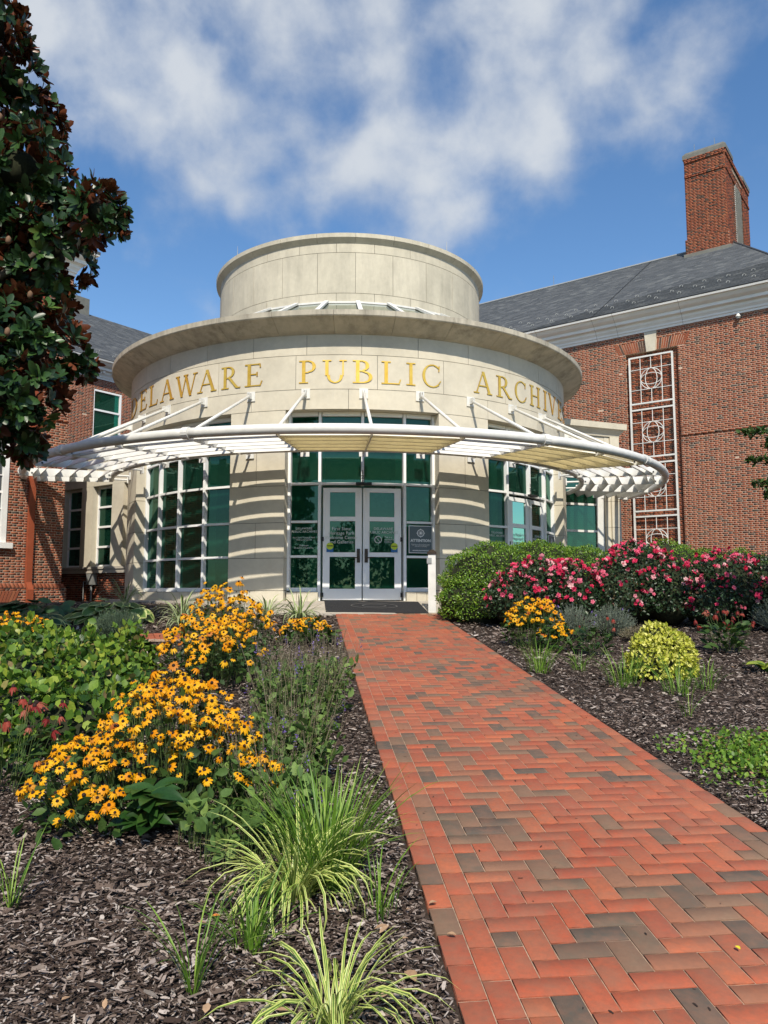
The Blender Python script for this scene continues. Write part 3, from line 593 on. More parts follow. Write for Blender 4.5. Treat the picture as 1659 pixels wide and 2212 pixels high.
# ---- canopy
CAN=MB(); RO,RI,ZC=9.16,6.95,4.79
P0,P1=-76.,92.8
def arcp(R,z,a,b_,st=2.): return [cp(R,a+(b_-a)*i/max(1,int((b_-a)/st)),z) for i in range(max(1,int((b_-a)/st))+1)]
can=CAN.tube(arcp(RI,ZC+.03,P0,P1),.075,10).obj('canopy',WHITE,ROT,smooth=True)
for a,d in ((-76,-69.6),(-69.6,-46.4),(-46.4,-23.2),(-23.2,23.2),(23.2,46.4),(46.4,69.6),(69.6,92.8)):
    MB().tube(arcp(RO,ZC,a+.05,d-.05,1.5),.102,14).obj('outer_tube',WHITE,can,smooth=True)
ribs=[11.6*k for k in range(-6,9)]
for p in ribs+[P0]:
    b=MB(); P=Vector(cp(RI-.05,p,0));Q=Vector(cp(RO-.05,p,0)); t_=Vector((-(Q-P).y,(Q-P).x,0)).normalized()*.011
    b.hexa([P-t_+Vector((0,0,ZC-.045)),P+t_+Vector((0,0,ZC-.045)),Q+t_+Vector((0,0,ZC-.12)),Q-t_+Vector((0,0,ZC-.12)),P-t_+Vector((0,0,ZC+.13)),P+t_+Vector((0,0,ZC+.13)),Q+t_+Vector((0,0,ZC+.1)),Q-t_+Vector((0,0,ZC+.1))])
    if p in (-69.6,-46.4,-23.2,23.2,46.4,69.6):
        x,y,z=cp(RO,p,ZC); t3=Vector(cp(RO,p+.45,ZC))-Vector(cp(RO,p-.45,ZC)); b.tube([Vector((x,y,z))-t3/2,Vector((x,y,z))+t3/2],.122,14)
    for Rb in (RI+.10,RO-.22):
        x,y,z=cp(Rb,p,0)
        for s_ in (-1,1): b.box((x+t_.x*1.6*s_,y+t_.y*1.6*s_,ZC+(.03 if Rb<8 else -.03)),(.035,.012,.035),rz=math.atan2(t_.y,t_.x)+math.pi/2,m=1)
    b.obj('rib',[WHITE,BLACK],can)
    # wall bracket joining inner tube to the drum
    b=MB(); P=Vector(cp(6.48,p,ZC+.03));Q=Vector(cp(RI,p,ZC+.03)); b.tube([P,Q],.03,6); x,y,z=cp(6.52,p,ZC+.03); b.box((x,y,z),(.03,.2,.2),rz=A0+R_(p)); b.obj('wall_bracket',WHITE,can)
for j,p in enumerate(ribs):
    b=MB(); x,y,z=cp(6.512,p,6.17); b.box((x,y,z),(.022,.2,.23),rz=A0+R_(p)); 
    for s in (-.022,.022): x,y,z=cp(6.59,p+math.degrees(s/6.6),6.17); b.box((x,y,z),(.15,.014,.13),rz=A0+R_(p))
    b.obj('rod_bracket',WHITE,can)
    MB().tube([cp(6.6,p,6.16),cp(8.86,p,4.93)],.035,8).obj('support_rod',WHITE,can,smooth=True)
NB=6; beta=R_(52); ch_=.205
for p,q in zip([P0]+ribs,ribs):
    for i in range(NB):
        R=RI+.30+(RO-RI-.42)*(i+.0)/(NB-1)*1.0; 
        if i==NB-1: R=RO-.30
        b=MB(); g_=math.degrees(.016/R)
        A=[Vector(cp(R+s*ch_/2*math.cos(beta),pp,ZC-.0-s*ch_/2*math.sin(beta))) for pp in (p+g_,q-g_) for s in (-1,1)]
        nn_=(A[1]-A[0]).cross(A[2]-A[0]).normalized()*.012
        # A0 inner-top, A1 outer-bottom at p ; A2, A3 at q
        b.hexa([A[0],A[1],A[3],A[2]]+[v+nn_ for v in (A[0],A[1],A[3],A[2])]); b.obj('louvre_blade',WHITE,can)
for a,d in ((-11.6,0),(0,11.6),(23.2,34.8),(34.8,46.4)):
    b=MB(); g_=.12; n_=3; V=[]
    for i in range(n_+1):
        ph=a+g_+(d-a-2*g_)*i/n_; V+=[cp(RI+.12,ph,ZC+.115),cp(RO-.15,ph,ZC+.115),cp(RO-.15,ph,ZC+.121),cp(RI+.12,ph,ZC+.121)]
    F=[];
    for i in range(n_):
        for k in range(4): F.append((i*4+k,(i+1)*4+k,(i+1)*4+(k+1)%4,i*4+(k+1)%4))
    F+= [(0,1,2,3),(n_*4+3,n_*4+2,n_*4+1,n_*4)]
    b.add(V,F).obj('cover_panel',CREAM,can)
# ================================================================ brick wings
U2=Vector((-.804,.595)).normalized(); V2=Vector((-U2.y*-1,0)) if False else Vector((.595,.804)).normalized()
BT=tpl([(0,-1,0),(1,-1,0),(1,-1,1),(0,-1,1),(0,0,0),(1,0,0),(1,0,1),(0,0,1)],[(0,1,2,3),(0,4,5,1),(1,5,6,2),(2,6,7,3),(3,7,4,0)])
CH=.0677
def wall_bricks(parent,O,d,n,L,z0,z1,holes=(),off=0.,nobj=0,bond='flemish',dep=.014,name='brick',plural='wall_bricks',joint=.0135,backing=True,back=None,seed=0,clipfn=None):
    """bricks laid in front of a mortar bed; O,d,n 2D origin, direction, outward normal. off: how far the brick face stands proud"""
    rg=np.random.default_rng(100+seed); rows=[]
    nr=int(math.ceil((z1-z0)/CH))
    for r in range(nr):
        za=z0+r*CH; zb=min(za+CH-joint,z1)
        if zb-za<.02: continue
        lens=(.205,.104) if bond=='flemish' else (.211,.211)
        u=-(.1545 if r%2 else 0)-.05 if bond=='flemish' else -(.1055 if r%2 else 0)
        k=0
        while u<L:
            l=lens[k%2]; a,b_=max(u,0),min(u+l-joint,L); hd=(k%2==1 and bond=='flemish')
            if b_-a>.02:
                segs=[(a,b_)]
                for (h0,h1,g0,g1) in holes:
                    if za+.02<g1 and zb-.02>g0:
                        ns=[]
                        for s0,s1 in segs:
                            if s1<=h0 or s0>=h1: ns.append((s0,s1))
                            else:
                                if s0<h0-.02: ns.append((s0,h0))
                                if s1>h1+.02: ns.append((h1,s1))
                        segs=ns
                for s0,s1 in segs:
                    if clipfn and not clipfn((s0+s1)/2,(za+zb)/2): continue
                    q=rg.random(); dark=q<(.33 if hd else .07); rows.append((s0,s1,za,zb,.80+.2*rg.random() if dark else rg.random()*.75))
            u+=l; k+=1
    A=np.array(rows); N_=len(A); d3=np.array([d.x,d.y,0]); n3=np.array([n.x,n.y,0]); o3=np.array([O.x,O.y,0])
    pr=off+rg.normal(0,.0012,N_)
    P=o3+A[:,0:1]*d3+pr[:,None]*n3+A[:,2:3]*np.array([0,0,1.])
    T=np.zeros((N_,3,3)); T[:,:,0]=d3*(A[:,1]-A[:,0])[:,None]; T[:,:,1]=-n3*dep; T[:,:,2]=np.array([0,0,1.])*(A[:,3]-A[:,2])[:,None]
    # template has y=-1 at the front -> flip so the front sits at P
    t=dict(BT); t['V']=BT['V']*np.array([1,1,1])+np.array([0,1,0])
    flip=np.cross(d3,n3)[2]
    if flip>0: # mirror so that faces look outward
        P=P+T[:,:,0]; T[:,:,0]*=-1
    if nobj: pieces(name,t,T,P,A[:,4],[WBRICK],parent,nobj,plural=plural)
    else: joined(plural,t,T,P,A[:,4],[WBRICK],parent)
def mortar_bed(O,d,n,L,z0,z1,holes=(),off=-.0035):
    us=sorted({0,L,*[min(max(h[i],0),L) for h in holes for i in(0,1)]}); zs=sorted({z0,z1,*[min(max(h[i],z0),z1) for h in holes for i in(2,3)]}); m=MB()
    for a,b_ in zip(us,us[1:]):
        for c,e_ in zip(zs,zs[1:]):
            uc_,zc_=(a+b_)/2,(c+e_)/2
            if any(h[0]<uc_<h[1] and h[2]<zc_<h[3] for h in holes) or b_-a<1e-4 or e_-c<1e-4: continue
            q=[O+d*a+n*off,O+d*b_+n*off]; m.add([(q[0].x,q[0].y,c),(q[1].x,q[1].y,c),(q[1].x,q[1].y,e_),(q[0].x,q[0].y,e_)],[(0,1,2,3)])
    for (h0,h1,g0,g1) in holes:   # brick reveals of each opening
        for u in (h0,h1):
            if 0<u<L: p=O+d*u+n*off; q=p-n*.14; m.add([(p.x,p.y,g0),(q.x,q.y,g0),(q.x,q.y,g1),(p.x,p.y,g1)],[(0,1,2,3)])
        p=O+d*h0+n*off;q=O+d*h1+n*off; m.add([(p.x,p.y,g1),(q.x,q.y,g1),(q.x-n.x*.14,q.y-n.y*.14,g1),(p.x-n.x*.14,p.y-n.y*.14,g1)],[(0,1,2,3)]); m.add([(p.x,p.y,g0),(q.x,q.y,g0),(q.x-n.x*.14,q.y-n.y*.14,g0),(p.x-n.x*.14,p.y-n.y*.14,g0)],[(0,1,2,3)])
    return m
def sweep(mb,path,prof,side=1,m=0,close_ends=True):
    """path 2D points, prof (out,z); out measured to the given side, mitred"""
    n=len(path); V=[];k=len(prof)
    for i,p in enumerate(path):
        dirs=[]
        if i>0: dirs.append((path[i]-path[i-1]).normalized())
        if i<n-1: dirs.append((path[i+1]-path[i]).normalized())
        nn=[Vector((dd.y,-dd.x))*side for dd in dirs]; mt=sum(nn,Vector((0,0))).normalized(); sc_=1/max(.3,mt.dot(nn[0]))
        for o_,z in prof: V.append((p.x+mt.x*o_*sc_,p.y+mt.y*o_*sc_,z))
    F=[(i*k+j,(i+1)*k+j,(i+1)*k+j+1,i*k+j+1) for i in range(n-1) for j in range(k-1)]
    if close_ends: F+=[tuple(range(k)),tuple((n-1)*k+j for j in range(k-1,-1,-1))]
    mb.add(V,F,m)
CPROF=[(0,10.75),(.035,10.75),(.04,10.82),(.075,10.84),(.08,10.90),(.13,10.96),(.15,10.98),(.16,11.06),(.23,11.09),(.30,11.10),(.31,11.20),(.36,11.22),(.44,11.27),(.50,11.34),(.53,11.39),(.60,11.39),(.62,11.45),(.0,11.47)]
def slate_roof(parent,O,d,back,u0,u1,s0,z0,s1,z1,umax=None,umin=None,seed=0,nobj=0,expo=.19,wd=.29):
    rg=np.random.default_rng(200+seed); sl=math.hypot(s1-s0,z1-z0); nr=int(sl/expo); P=[];T=[];rr=[]
    dz=(z1-z0)/sl; ds=(s1-s0)/sl; d3=np.array([d.x,d.y,0.]); up=np.array([back.x*ds,back.y*ds,dz]); nrm=np.cross(d3,up); 
    if nrm[2]<0: nrm=-nrm
    for r in range(nr+1):
        t=r*expo; s=s0+t*ds; z=z0+t*dz; hi=umax(s) if umax else u1; lo=umin(s) if umin else u0
        u=lo-(.5*wd if r%2 else 0)
        while u<hi:
            a,b_=max(u,lo),min(u+wd-.006,hi); u+=wd
            if b_-a<.03: continue
            p=np.array([O.x,O.y,0.])+d3*a+np.array([back.x,back.y,0])*s+np.array([0,0,z])+nrm*(.012+rg.random()*.004)
            P.append(p); T.append(np.stack([d3*(b_-a),up*(expo+.012)-nrm*.010,nrm],1)); rr.append(rg.random())
    t=tpl([(0,0,0),(1,0,0),(1,1,0),(0,1,0),(0,0,-.012),(1,0,-.012)],[(0,1,2,3),(4,5,1,0)])
    pieces('slate',t,np.array(T),np.array(P),np.array(rr),[SLATE],parent,nobj,plural='roof_slates')
def V3(p,z): return (p.x,p.y,z)
# ---- right wing -------------------------------------------------
PR=Vector((10.53,25.2)); Rd=-U2
def bed_strip(parent,O,d,n,L,z0,z1,off):
    b=MB(); a=O+n*off; c=O+d*L+n*off; b.add([(a.x,a.y,z0),(c.x,c.y,z0),(c.x,c.y,z1),(a.x,a.y,z1)],[(0,1,2,3)]); b.obj('mortar_bed',MORTAR,parent)
W1=thing('brick_wing','red brick wing on the right with slate roof, white cornice and a tall brick chimney','building',(PR.x,PR.y,1.4))
u0,u1=-13.,2.95; O=PR+Rd*u0; L=u1-u0; nO=-V2
niche=(-2.42-u0,-.62-u0,1.2,10.06); arch=(-2.62-u0,-.40-u0,10.06,10.46)
mb=mortar_bed(O,Rd,nO,L,1.2,10.8,[niche])
Oe=O+Rd*L; mb.add([V3(Oe,1.2),V3(Oe+V2*14,1.2),V3(Oe+V2*14,10.8),V3(Oe,10.8)],[(0,1,2,3)]); nb=mortar_bed(O-nO*.13,Rd,nO,L,1.2,10.2); mb.add(nb.V,nb.F)
wall=mb.obj('wall',MORTAR,W1)
wall_bricks(wall,O,Rd,nO,L,1.25,10.8,[niche,arch],nobj=300,seed=1)
Oq=O-nO*.12; wall_bricks(wall,Oq+Rd*niche[0],Rd,nO,niche[1]-niche[0],1.25,10.06,seed=2,plural='niche_bricks')
# returns of the niche
for uu,sg in ((niche[0],1),(niche[1],-1)):
    p=O+Rd*uu; wall_bricks(wall,p-nO*.13,nO,Rd*sg,.13,1.25,10.06,bond='running',plural='niche_return_bricks',seed=3)
# projecting string course
for a,c in ((0,niche[0]-.25),(niche[1]+.02,L)): bed_strip(wall,O+Rd*a,Rd,nO,c-a,6.935,6.93+CH*5-.02,.0245); wall_bricks(wall,O+Rd*a,Rd,nO,c-a,6.93,6.93+CH*5-.002,off=.028,bond='running',dep=.03,plural='string_course_bricks',seed=4)
# flat arch of soldier bricks with stone keystone
uc=-1.51-u0
for i in range(-15,16):
    if abs(i)<3: continue
    x=uc+i*.0735; tilt=i*.017*.8; b=MB(); r=random.random()*.7 if random.random()>.2 else .85
    for zb,zt in (((10.07,10.265),(10.278,10.45)) if i%2 else ((10.07,10.17),(10.183,10.45))):
        def pp(x_,z_,o_): q=O+Rd*(x_+(z_-10.07)*tilt*2.2)+nO*o_; return (q.x,q.y,z_)
        b.hexa([pp(x-.031,zb,-.01),pp(x+.031,zb,-.01),pp(x+.031,zb,.004),pp(x-.031,zb,.004),pp(x-.033,zt,-.01),pp(x+.033,zt,-.01),pp(x+.033,zt,.004),pp(x-.033,zt,.004)],0,0)
    b.obj('arch_brick',WBRICK,wall,rnd=r)
b=MB(); q=[O+Rd*(uc+v) for v in(-.15,.15,.215,-.215)]
b.hexa([V3(q[0],10.03),V3(q[1],10.03),V3(q[1]+nO*.05,10.03),V3(q[0]+nO*.05,10.03),V3(q[3],10.73),V3(q[2],10.73),V3(q[2]+nO*.05,10.73),V3(q[3]+nO*.05,10.73)]).obj('keystone',STONE,W1)
b=MB(); sweep(b,[O,O+Rd*L,O+Rd*L+V2*13.5],CPROF,1); b.obj('cornice',CORN,W1)
for uu in (-5.6,-3.42,-2.65,-.4):  # joints of the cornice boards
    p=O+Rd*(uu-u0); b=MB(); 
    for (o0,z0_),(o1,z1_) in zip(CPROF[1:-2],CPROF[2:-1]):
        a=p+nO*(o0+.004);c=p+nO*(o1+.004); e_=Rd*.008; b.add([V3(a,z0_),V3(a+e_,z0_),V3(c+e_,z1_),V3(c,z1_)],[(0,1,2,3)])
    b.obj('cornice_joint',JOINT,W1)
s0,z0,s1,z1=-.62,11.47,6.5,16.05
um=lambda s:(0+L-2.95+0)+ (3.6-(s-s0)/(s1-s0)*3.6)+0.0
rf=MB(); A_=O+V2*s0; B_=O+Rd*(L+.62)+V2*s0; C_=O+Rd*(um(s1))+V2*s1; D_=O+V2*s1; E_=O+Rd*(L+.62)+V2*13.6; F_=O+V2*13.6
rf.add([V3(A_,z0-.02),V3(B_,z0-.02),V3(C_,z1-.02),V3(D_,z1-.02)],[(0,1,2,3)]); rf.add([V3(B_,z0-.02),V3(E_,z0-.02),V3(C_,z1-.02)],[(0,1,2)]); rf.add([V3(D_,z1-.02),V3(C_,z1-.02),V3(E_,z0-.02),V3(F_,z0-.02)],[(0,1,2,3)])
roof=rf.obj('roof',SLATE,W1,rnd=.4)
slate_roof(roof,O,Rd,V2,0,L,s0,z0,s1,z1,umax=um,nobj=300,seed=1)
b=MB(); b.tube([V3(D_,z1+.02),V3(C_,z1+.02)],.07,6); b.obj('ridge_cap',RIDGE,W1); b=MB(); b.tube([V3(C_,z1+.03),V3(B_,z0+.03)],.035,5); b.obj('hip_cap',SLATE,W1,rnd=.1)
uj=-3.35-u0; b=MB(); b.tube([V3(O+Rd*uj+V2*s0,z0+.03),V3(O+Rd*(uj)+V2*s1,z1+.03)],.012,4); b.obj('roof_joint',BLACK,W1)
sg=tpl(MB().tube([(-.05,0,.0),(-.05,.05,.07),(.0,.09,.09),(.05,.05,.07),(.05,0,0)],.011,4).V,[tuple(f) for f in MB().tube([(-.05,0,.0),(-.05,.05,.07),(.0,.09,.09),(.05,.05,.07),(.05,0,0)],.011,4).F])
P=[];T=[]
for i in range(19):
    for k,(sv,du) in enumerate(((.55,.2),(1.05,.62),(1.55,.05))):
        if i%1==0:
            uu=2.2+i*.78+du; s=s0+sv*.85
            if uu<um(s)-.2:
                p=O+Rd*uu+V2*s; z=z0+(s-s0)*(z1-z0)/(s1-s0)+.03; P.append((p.x,p.y,z)); T.append([[Rd.x,V2.x*.8,0],[Rd.y,V2.y*.8,0],[0,.5,1]])
pieces('snow_guard',sg,np.array(T)*1.0,np.array(P),np.zeros(len(P)),[GREYM],roof,100)
# chimney
cO=PR+V2*5.7; b=MB()
def cbox(u_a,u_b,s_a,s_b,za,zb,mat,name,par,mb=None):
    m=mb or MB(); q=[PR+Rd*u_a+V2*s_a,PR+Rd*u_b+V2*s_a,PR+Rd*u_b+V2*s_b,PR+Rd*u_a+V2*s_b]
    m.hexa([V3(p,za) for p in q]+[V3(p,zb) for p in q])
    return m if mb else m.obj(name,mat,par)
chm=cbox(-1.58,-.02,5.72,10.2,14.9,19.8,MORTAR,'chimney',W1)
ZT=19.8
def face(u_a,u_b,s,za,zb,off=0,seed=0,holes=()): wall_bricks(chm,PR+Rd*u_a+V2*s,Rd,-V2,u_b-u_a,za,zb,holes,off=off+.004,dep=.013+off,seed=seed,plural='chimney_bricks')
def side(u,s_a,s_b,za,zb,off=0,seed=0,holes=()): wall_bricks(chm,PR+Rd*u+V2*s_a,V2,Rd,s_b-s_a,za,zb,holes,off=off+.004,dep=.013+off,seed=seed,plural='chimney_bricks')
face(-1.6,0,5.71,15.2,ZT,seed=11); face(-1.66,.06,5.66,15.2,16.25,.0,seed=12)
cbox(-1.65,.05,5.67,10.25,14.9,16.22,MORTAR,'chimney_base',chm)
side(.06,5.66,10.25,15.2,16.25,seed=13)
pier1=(5.72,6.95); pier2=(8.95,10.2)
side(0.0,5.72,6.95,16.25,ZT,seed=14); side(0.0,8.95,10.2,16.25,ZT,seed=15)
arc_h=(0.35,1.55,16.3,18.7)
side(-.0,6.95,8.95,16.25,ZT-.35,off=-.1,seed=16,holes=[arc_h])
# louvre with round head
b=MB(); p=PR+Rd*(-.02)+V2*7.9; b.box((p.x,p.y,17.55),(1.16,.02,2.5),rz=math.atan2(V2.y,V2.x)); b.obj('louvre_dark_backing',BLACK,chm)  # black backing added behind the slats; their dark gaps put into its colour
b=MB()
for i in range(34):
    z=16.35+i*.083; half=.6 if z<18.55 else math.sqrt(max(0,.36-(z-18.55)**2))
    if half<.05: continue
    p=PR+Rd*(.015)+V2*(6.95+.95); b.box((p.x,p.y,z),(half*2,.05,.022),rz=math.atan2(V2.y,V2.x),rx=-.6)
b.obj('louvre',WHITE,chm)
for za,zb,o_ in ((18.55,18.72,.03),(18.95,18.95+CH*2,.03),(19.6,19.6+CH*3,.04)):
    if za<18.9: continue
    face(-1.6,0,5.71,za,zb,off=o_,seed=17); side(0,5.72,10.2,za,zb,off=o_,seed=18)
for s_a,s_b in (pier1,pier2):
    b=MB(); q=lambda e_,z:[V3(PR+Rd*(-1.60-e_)+V2*(s_a-e_),z),V3(PR+Rd*(.02+e_)+V2*(s_a-e_),z),V3(PR+Rd*(.02+e_)+V2*(s_b+e_),z),V3(PR+Rd*(-1.6-e_)+V2*(s_b+e_),z)]
    b.hexa(q(.05,ZT-.02)+q(.05,ZT+.16)); b.hexa(q(.05,ZT+.16)+q(-.06,ZT+.30)); b.obj('chimney_cap',COPPER,chm)
cbox(-1.6,0.03,6.95,8.95,ZT-.2,ZT+.0,COPPER,'chimney_cap',chm)
for uu,ss in ((-1.2,5.9),(-.4,5.9)): p=PR+Rd*uu+V2*ss; MB().tube([V3(p,ZT+.2),V3(p,ZT+.65)],.01,4).obj('lightning_rod',GREYM,chm)
# flashing at the chimney foot
b=MB(); p=[PR+Rd*(-1.72)+V2*5.6,PR+Rd*(.12)+V2*5.6]; b.hexa([V3(p[0],15.35),V3(p[1],15.35),V3(p[1]+V2*.1,15.35),V3(p[0]+V2*.1,15.35),V3(p[0],15.62),V3(p[1],15.62),V3(p[1]+V2*.1,15.62),V3(p[0]+V2*.1,15.62)]); b.obj('chimney_flashing',COPPER,chm)
p=PR+Rd*(-7.9)+V2*6.5; MB().tube([V3(p,16.1),V3(p,16.6)],.012,4).obj('lightning_rod',GREYM,W1)
# security camera under the eaves
p=PR+Rd*1.36-V2*.12; cm=thing('security_camera','small white dome security camera on the right brick wall just under the cornice','camera',(p.x,p.y,10.62))
b=MB(); b.tube([(p.x+V2.x*.12,p.y+V2.y*.12,10.66),(p.x,p.y,10.66)],.035,8); b.tube([(p.x,p.y,10.72),(p.x,p.y,10.62)],[.03,.085],12); b.obj('bracket',WHITE,cm); MB().tube([(p.x,p.y,10.62),(p.x,p.y,10.56),(p.x,p.y,10.52)],[.075,.065,.02],12).obj('dome',GREYM,cm)
# trellis: five white panels in the niche
p=PR+Rd*-1.55; tr=thing('trellis','tall white metal trellis of stacked panels with ring ornaments, fixed in the brick niche','trellis',(p.x,p.y,2.5)); rzR=math.atan2(Rd.y,Rd.x)
def tp(u,z,o_=.03): q=PR+Rd*u+nO*o_; return Vector((q.x,q.y,z))
ua,ub=-2.27,-.80
for u in (ua,ub): b=MB(); q=tp(u,0); b.box((q.x,q.y,5.7),(.06,.05,8.4),rz=rzR); b.obj('post',WHITE,tr)
def tube_uz(mb,pts,r=.014): mb.tube([tp(a,z) for a,z in pts],r,6)
for zt,zb in ((9.88,8.22),(8.0,6.32),(6.1,4.45),(4.26,2.6),(2.4,1.6)):
    b=MB()
    for z in (zt,zb): 
        q=tp((ua+ub)/2,z); b.box((q.x,q.y,z),(ub-ua-.06,.05,.055),rz=rzR)
    x1,x2,xm=ua+.37,ub-.37,(ua+ub)/2; zc_=(zt+zb)/2+.02; rr_=(x2-x1)/2
    if zt>3:
        za,zc2=zc_+rr_,zc_-rr_
        for x in (x1,x2): tube_uz(b,[(x,zb),(x,zt)])
        tube_uz(b,[(xm,za),(xm,zt)]); tube_uz(b,[(xm,zb),(xm,zc2)])
        for z in (za,zc2): tube_uz(b,[(ua,z),(ub,z)])
    b.obj('panel_frame',WHITE,tr)
    if zt>3:
        b=MB(); cir=lambda rx,ry,n_=24:[(xm+rx*math.cos(2*math.pi*i/n_),zc_+ry*math.sin(2*math.pi*i/n_)) for i in range(n_+1)]
        tube_uz(b,cir(rr_,rr_)); tube_uz(b,cir(rr_,rr_*.55)); tube_uz(b,cir(rr_*.55,rr_)); b.obj('ring_ornament',WHITE,tr)
# ---- left pavilion and main wing ---------------------------------
PL=Vector((-8.95,21.4)); nL=-U2
W2=thing('brick_wing','red brick wing on the left behind the magnolia, with white sash window and slate roof','building',(PL.x,PL.y,1.4))
O=PL-V2*9; L=9.
win=(L-3.6,L-1.62,2.95,5.75)
mb=mortar_bed(O,V2,nL,L,1.2,10.8,[win]); mb.add([V3(PL,1.2),V3(PL+U2*9,1.2),V3(PL+U2*9,10.8),V3(PL,10.8)],[(0,1,2,3)])
wall=mb.obj('wall',MORTAR,W2)
wall_bricks(wall,O,V2,nL,L,1.25,10.8,[win],nobj=300,seed=21)
wall_bricks(wall,PL-V2*.0-nL*.0,U2,V2,6,1.25,10.8,seed=22,plural='return_bricks')
bed_strip(wall,O,V2,nL,L,6.455,6.45+CH*5-.02,.0245); wall_bricks(wall,O,V2,nL,L,6.45,6.45+CH*5,off=.028,bond='running',dep=.03,seed=23,plural='string_course_bricks')
# plinth
mb=MB(); pl=[O,PL+V2*.11,PL+V2*.11+U2*6]; 
sweep(mb,[O,PL,PL+U2*6],[(0,1.2),(.10,1.2),(.10,1.78),(0.0,1.9)],1); pln=mb.obj('plinth',MORTAR,W2)
wall_bricks(pln,O,V2,nL,L+.11,1.25,1.25+CH*8-.01,off=.104,dep=.014,seed=24,nobj=60,plural='plinth_bricks'); wall_bricks(pln,PL+V2*.11,U2,V2,5,1.25,1.25+CH*8-.01,off=.004,dep=.014,seed=25,plural='plinth_bricks')
P=[];T=[];rr_=[]
for i in range(int((L+.1)/.108)):  # sloping top course
    p=O+V2*(i*.108)+nL*.118; P.append((p.x,p.y,1.795)); a=np.array([V2.x*.098,V2.y*.098,0]); bb=np.array([-nL.x*.12,-nL.y*.12,.115]); T.append(np.stack([a,bb,np.cross(a,bb)/np.linalg.norm(np.cross(a,bb))*.02],1)); rr_.append(rng.random()*.75)
joined('plinth_cap_bricks',tpl([(0,0,0),(1,0,0),(1,1,0),(0,1,0),(0,0,.5),(1,0,.5),(1,1,.5),(0,1,.5)],[(4,5,6,7),(0,1,5,4),(1,2,6,5),(3,0,4,7)]),np.array(T),np.array(P),np.array(rr_),[WBRICK],pln)
b=MB(); sweep(b,[O,PL,PL+U2*9],[(o_*.8,z) for o_,z in CPROF],1); b.obj('cornice',CORN,W2)
q=[O+nL*.5,PL+nL*.5+V2*.5,PL+U2*9+V2*.5,O+U2*9]; zr=15.5
rf=MB(); r0=PL-V2*5+U2*5; r1=O+U2*5; rf.add([V3(q[0],11.44),V3(q[1],11.44),V3(r0,zr),V3(r1,zr)],[(0,1,2,3)]); rf.add([V3(q[1],11.44),V3(q[2],11.44),V3(r0,zr)],[(0,1,2)]); 
rf.hexa([V3(p,11.44) for p in q]+[V3(p,11.52) for p in q]); rf.obj('roof',SLATE,W2,rnd=.2)
def lbox(mb,u_a,u_b,o_a,o_b,za,zb,O_=O,d=V2,n=nL):
    p=[O_+d*u_a+n*o_a,O_+d*u_b+n*o_a,O_+d*u_b+n*o_b,O_+d*u_a+n*o_b]; mb.hexa([V3(v,za) for v in p]+[V3(v,zb) for v in p])
b=MB()
for a,c in ((win[0],win[0]+.14),(win[1]-.14,win[1])): lbox(b,a,c,-.1,.03,win[2]+.02,win[3])
lbox(b,win[0]+.14,win[1]-.14,-.1,.03,win[3]-.12,win[3]); wf=b.obj('window_frame',CORN,W2)
b=MB(); lbox(b,win[0]-.12,win[1]+.14,-.1,.13,win[2]-.13,win[2]+.02); b.obj('window_sill',CORN,W2)
b=MB(); w0,w1=win[0]+.14,win[1]-.14
for k in range(1,4): x=w0+(w1-w0)*k/4; lbox(b,x-.012,x+.012,-.055,-.03,win[2]+.02,win[3]-.12)
for k in range(1,6): z=win[2]+.02+(win[3]-.14-win[2])*k/6; t_=.03 if k==3 else .012; lbox(b,w0,w1,-.052,-.028,z-t_,z+t_)
b.obj('glazing_bar',CORN,wf)
b=MB(); lbox(b,w0,w1,-.075,-.065,win[2]+.02,win[3]-.12); b.obj('window_pane',plain('dark_window_glass',(.05,.06,.065),.08,.02,spec=.8),wf)
b=MB(); lbox(b,w0-.1,w1+.1,-.6,-.55,2.5,6.2); b.obj('interior_wall',DARKIN,W2)
# downpipe
p=lambda u,o_:PL-V2*u+nL*o_
b=MB(); lbox(b,L-1.06,L-.90,.01,.10,1.95,10.75); 
A=[PL-V2*1.06,PL-V2*.90]; b.hexa([V3(A[0]+nL*.12,1.75),V3(A[1]+nL*.12,1.75),V3(A[1]+nL*.21,1.75),V3(A[0]+nL*.21,1.75),V3(A[0]+nL*.01,1.95),V3(A[1]+nL*.01,1.95),V3(A[1]+nL*.10,1.95),V3(A[0]+nL*.10,1.95)]); lbox(b,L-1.06,L-.90,.12,.21,1.35,1.75)
b.obj('downpipe',PIPE,W2)
# vent arch of soldier bricks low on the wall
for i in range(7):
    b=MB(); u=L-1.95+i*.085
    def pz(x_,z_,o_): q_=O+V2*(x_+(z_-1.4)*(.25+.03*i))+nL*o_; return (q_.x,q_.y,z_)
    b.hexa([pz(u,1.42,.11),pz(u+.07,1.42,.11),pz(u+.07,1.42,.122),pz(u,1.42,.122),pz(u,1.72,.11),pz(u+.07,1.72,.11),pz(u+.07,1.72,.122),pz(u,1.72,.122)]); b.obj('arch_brick',WBRICK,pln,rnd=random.random()*.7)
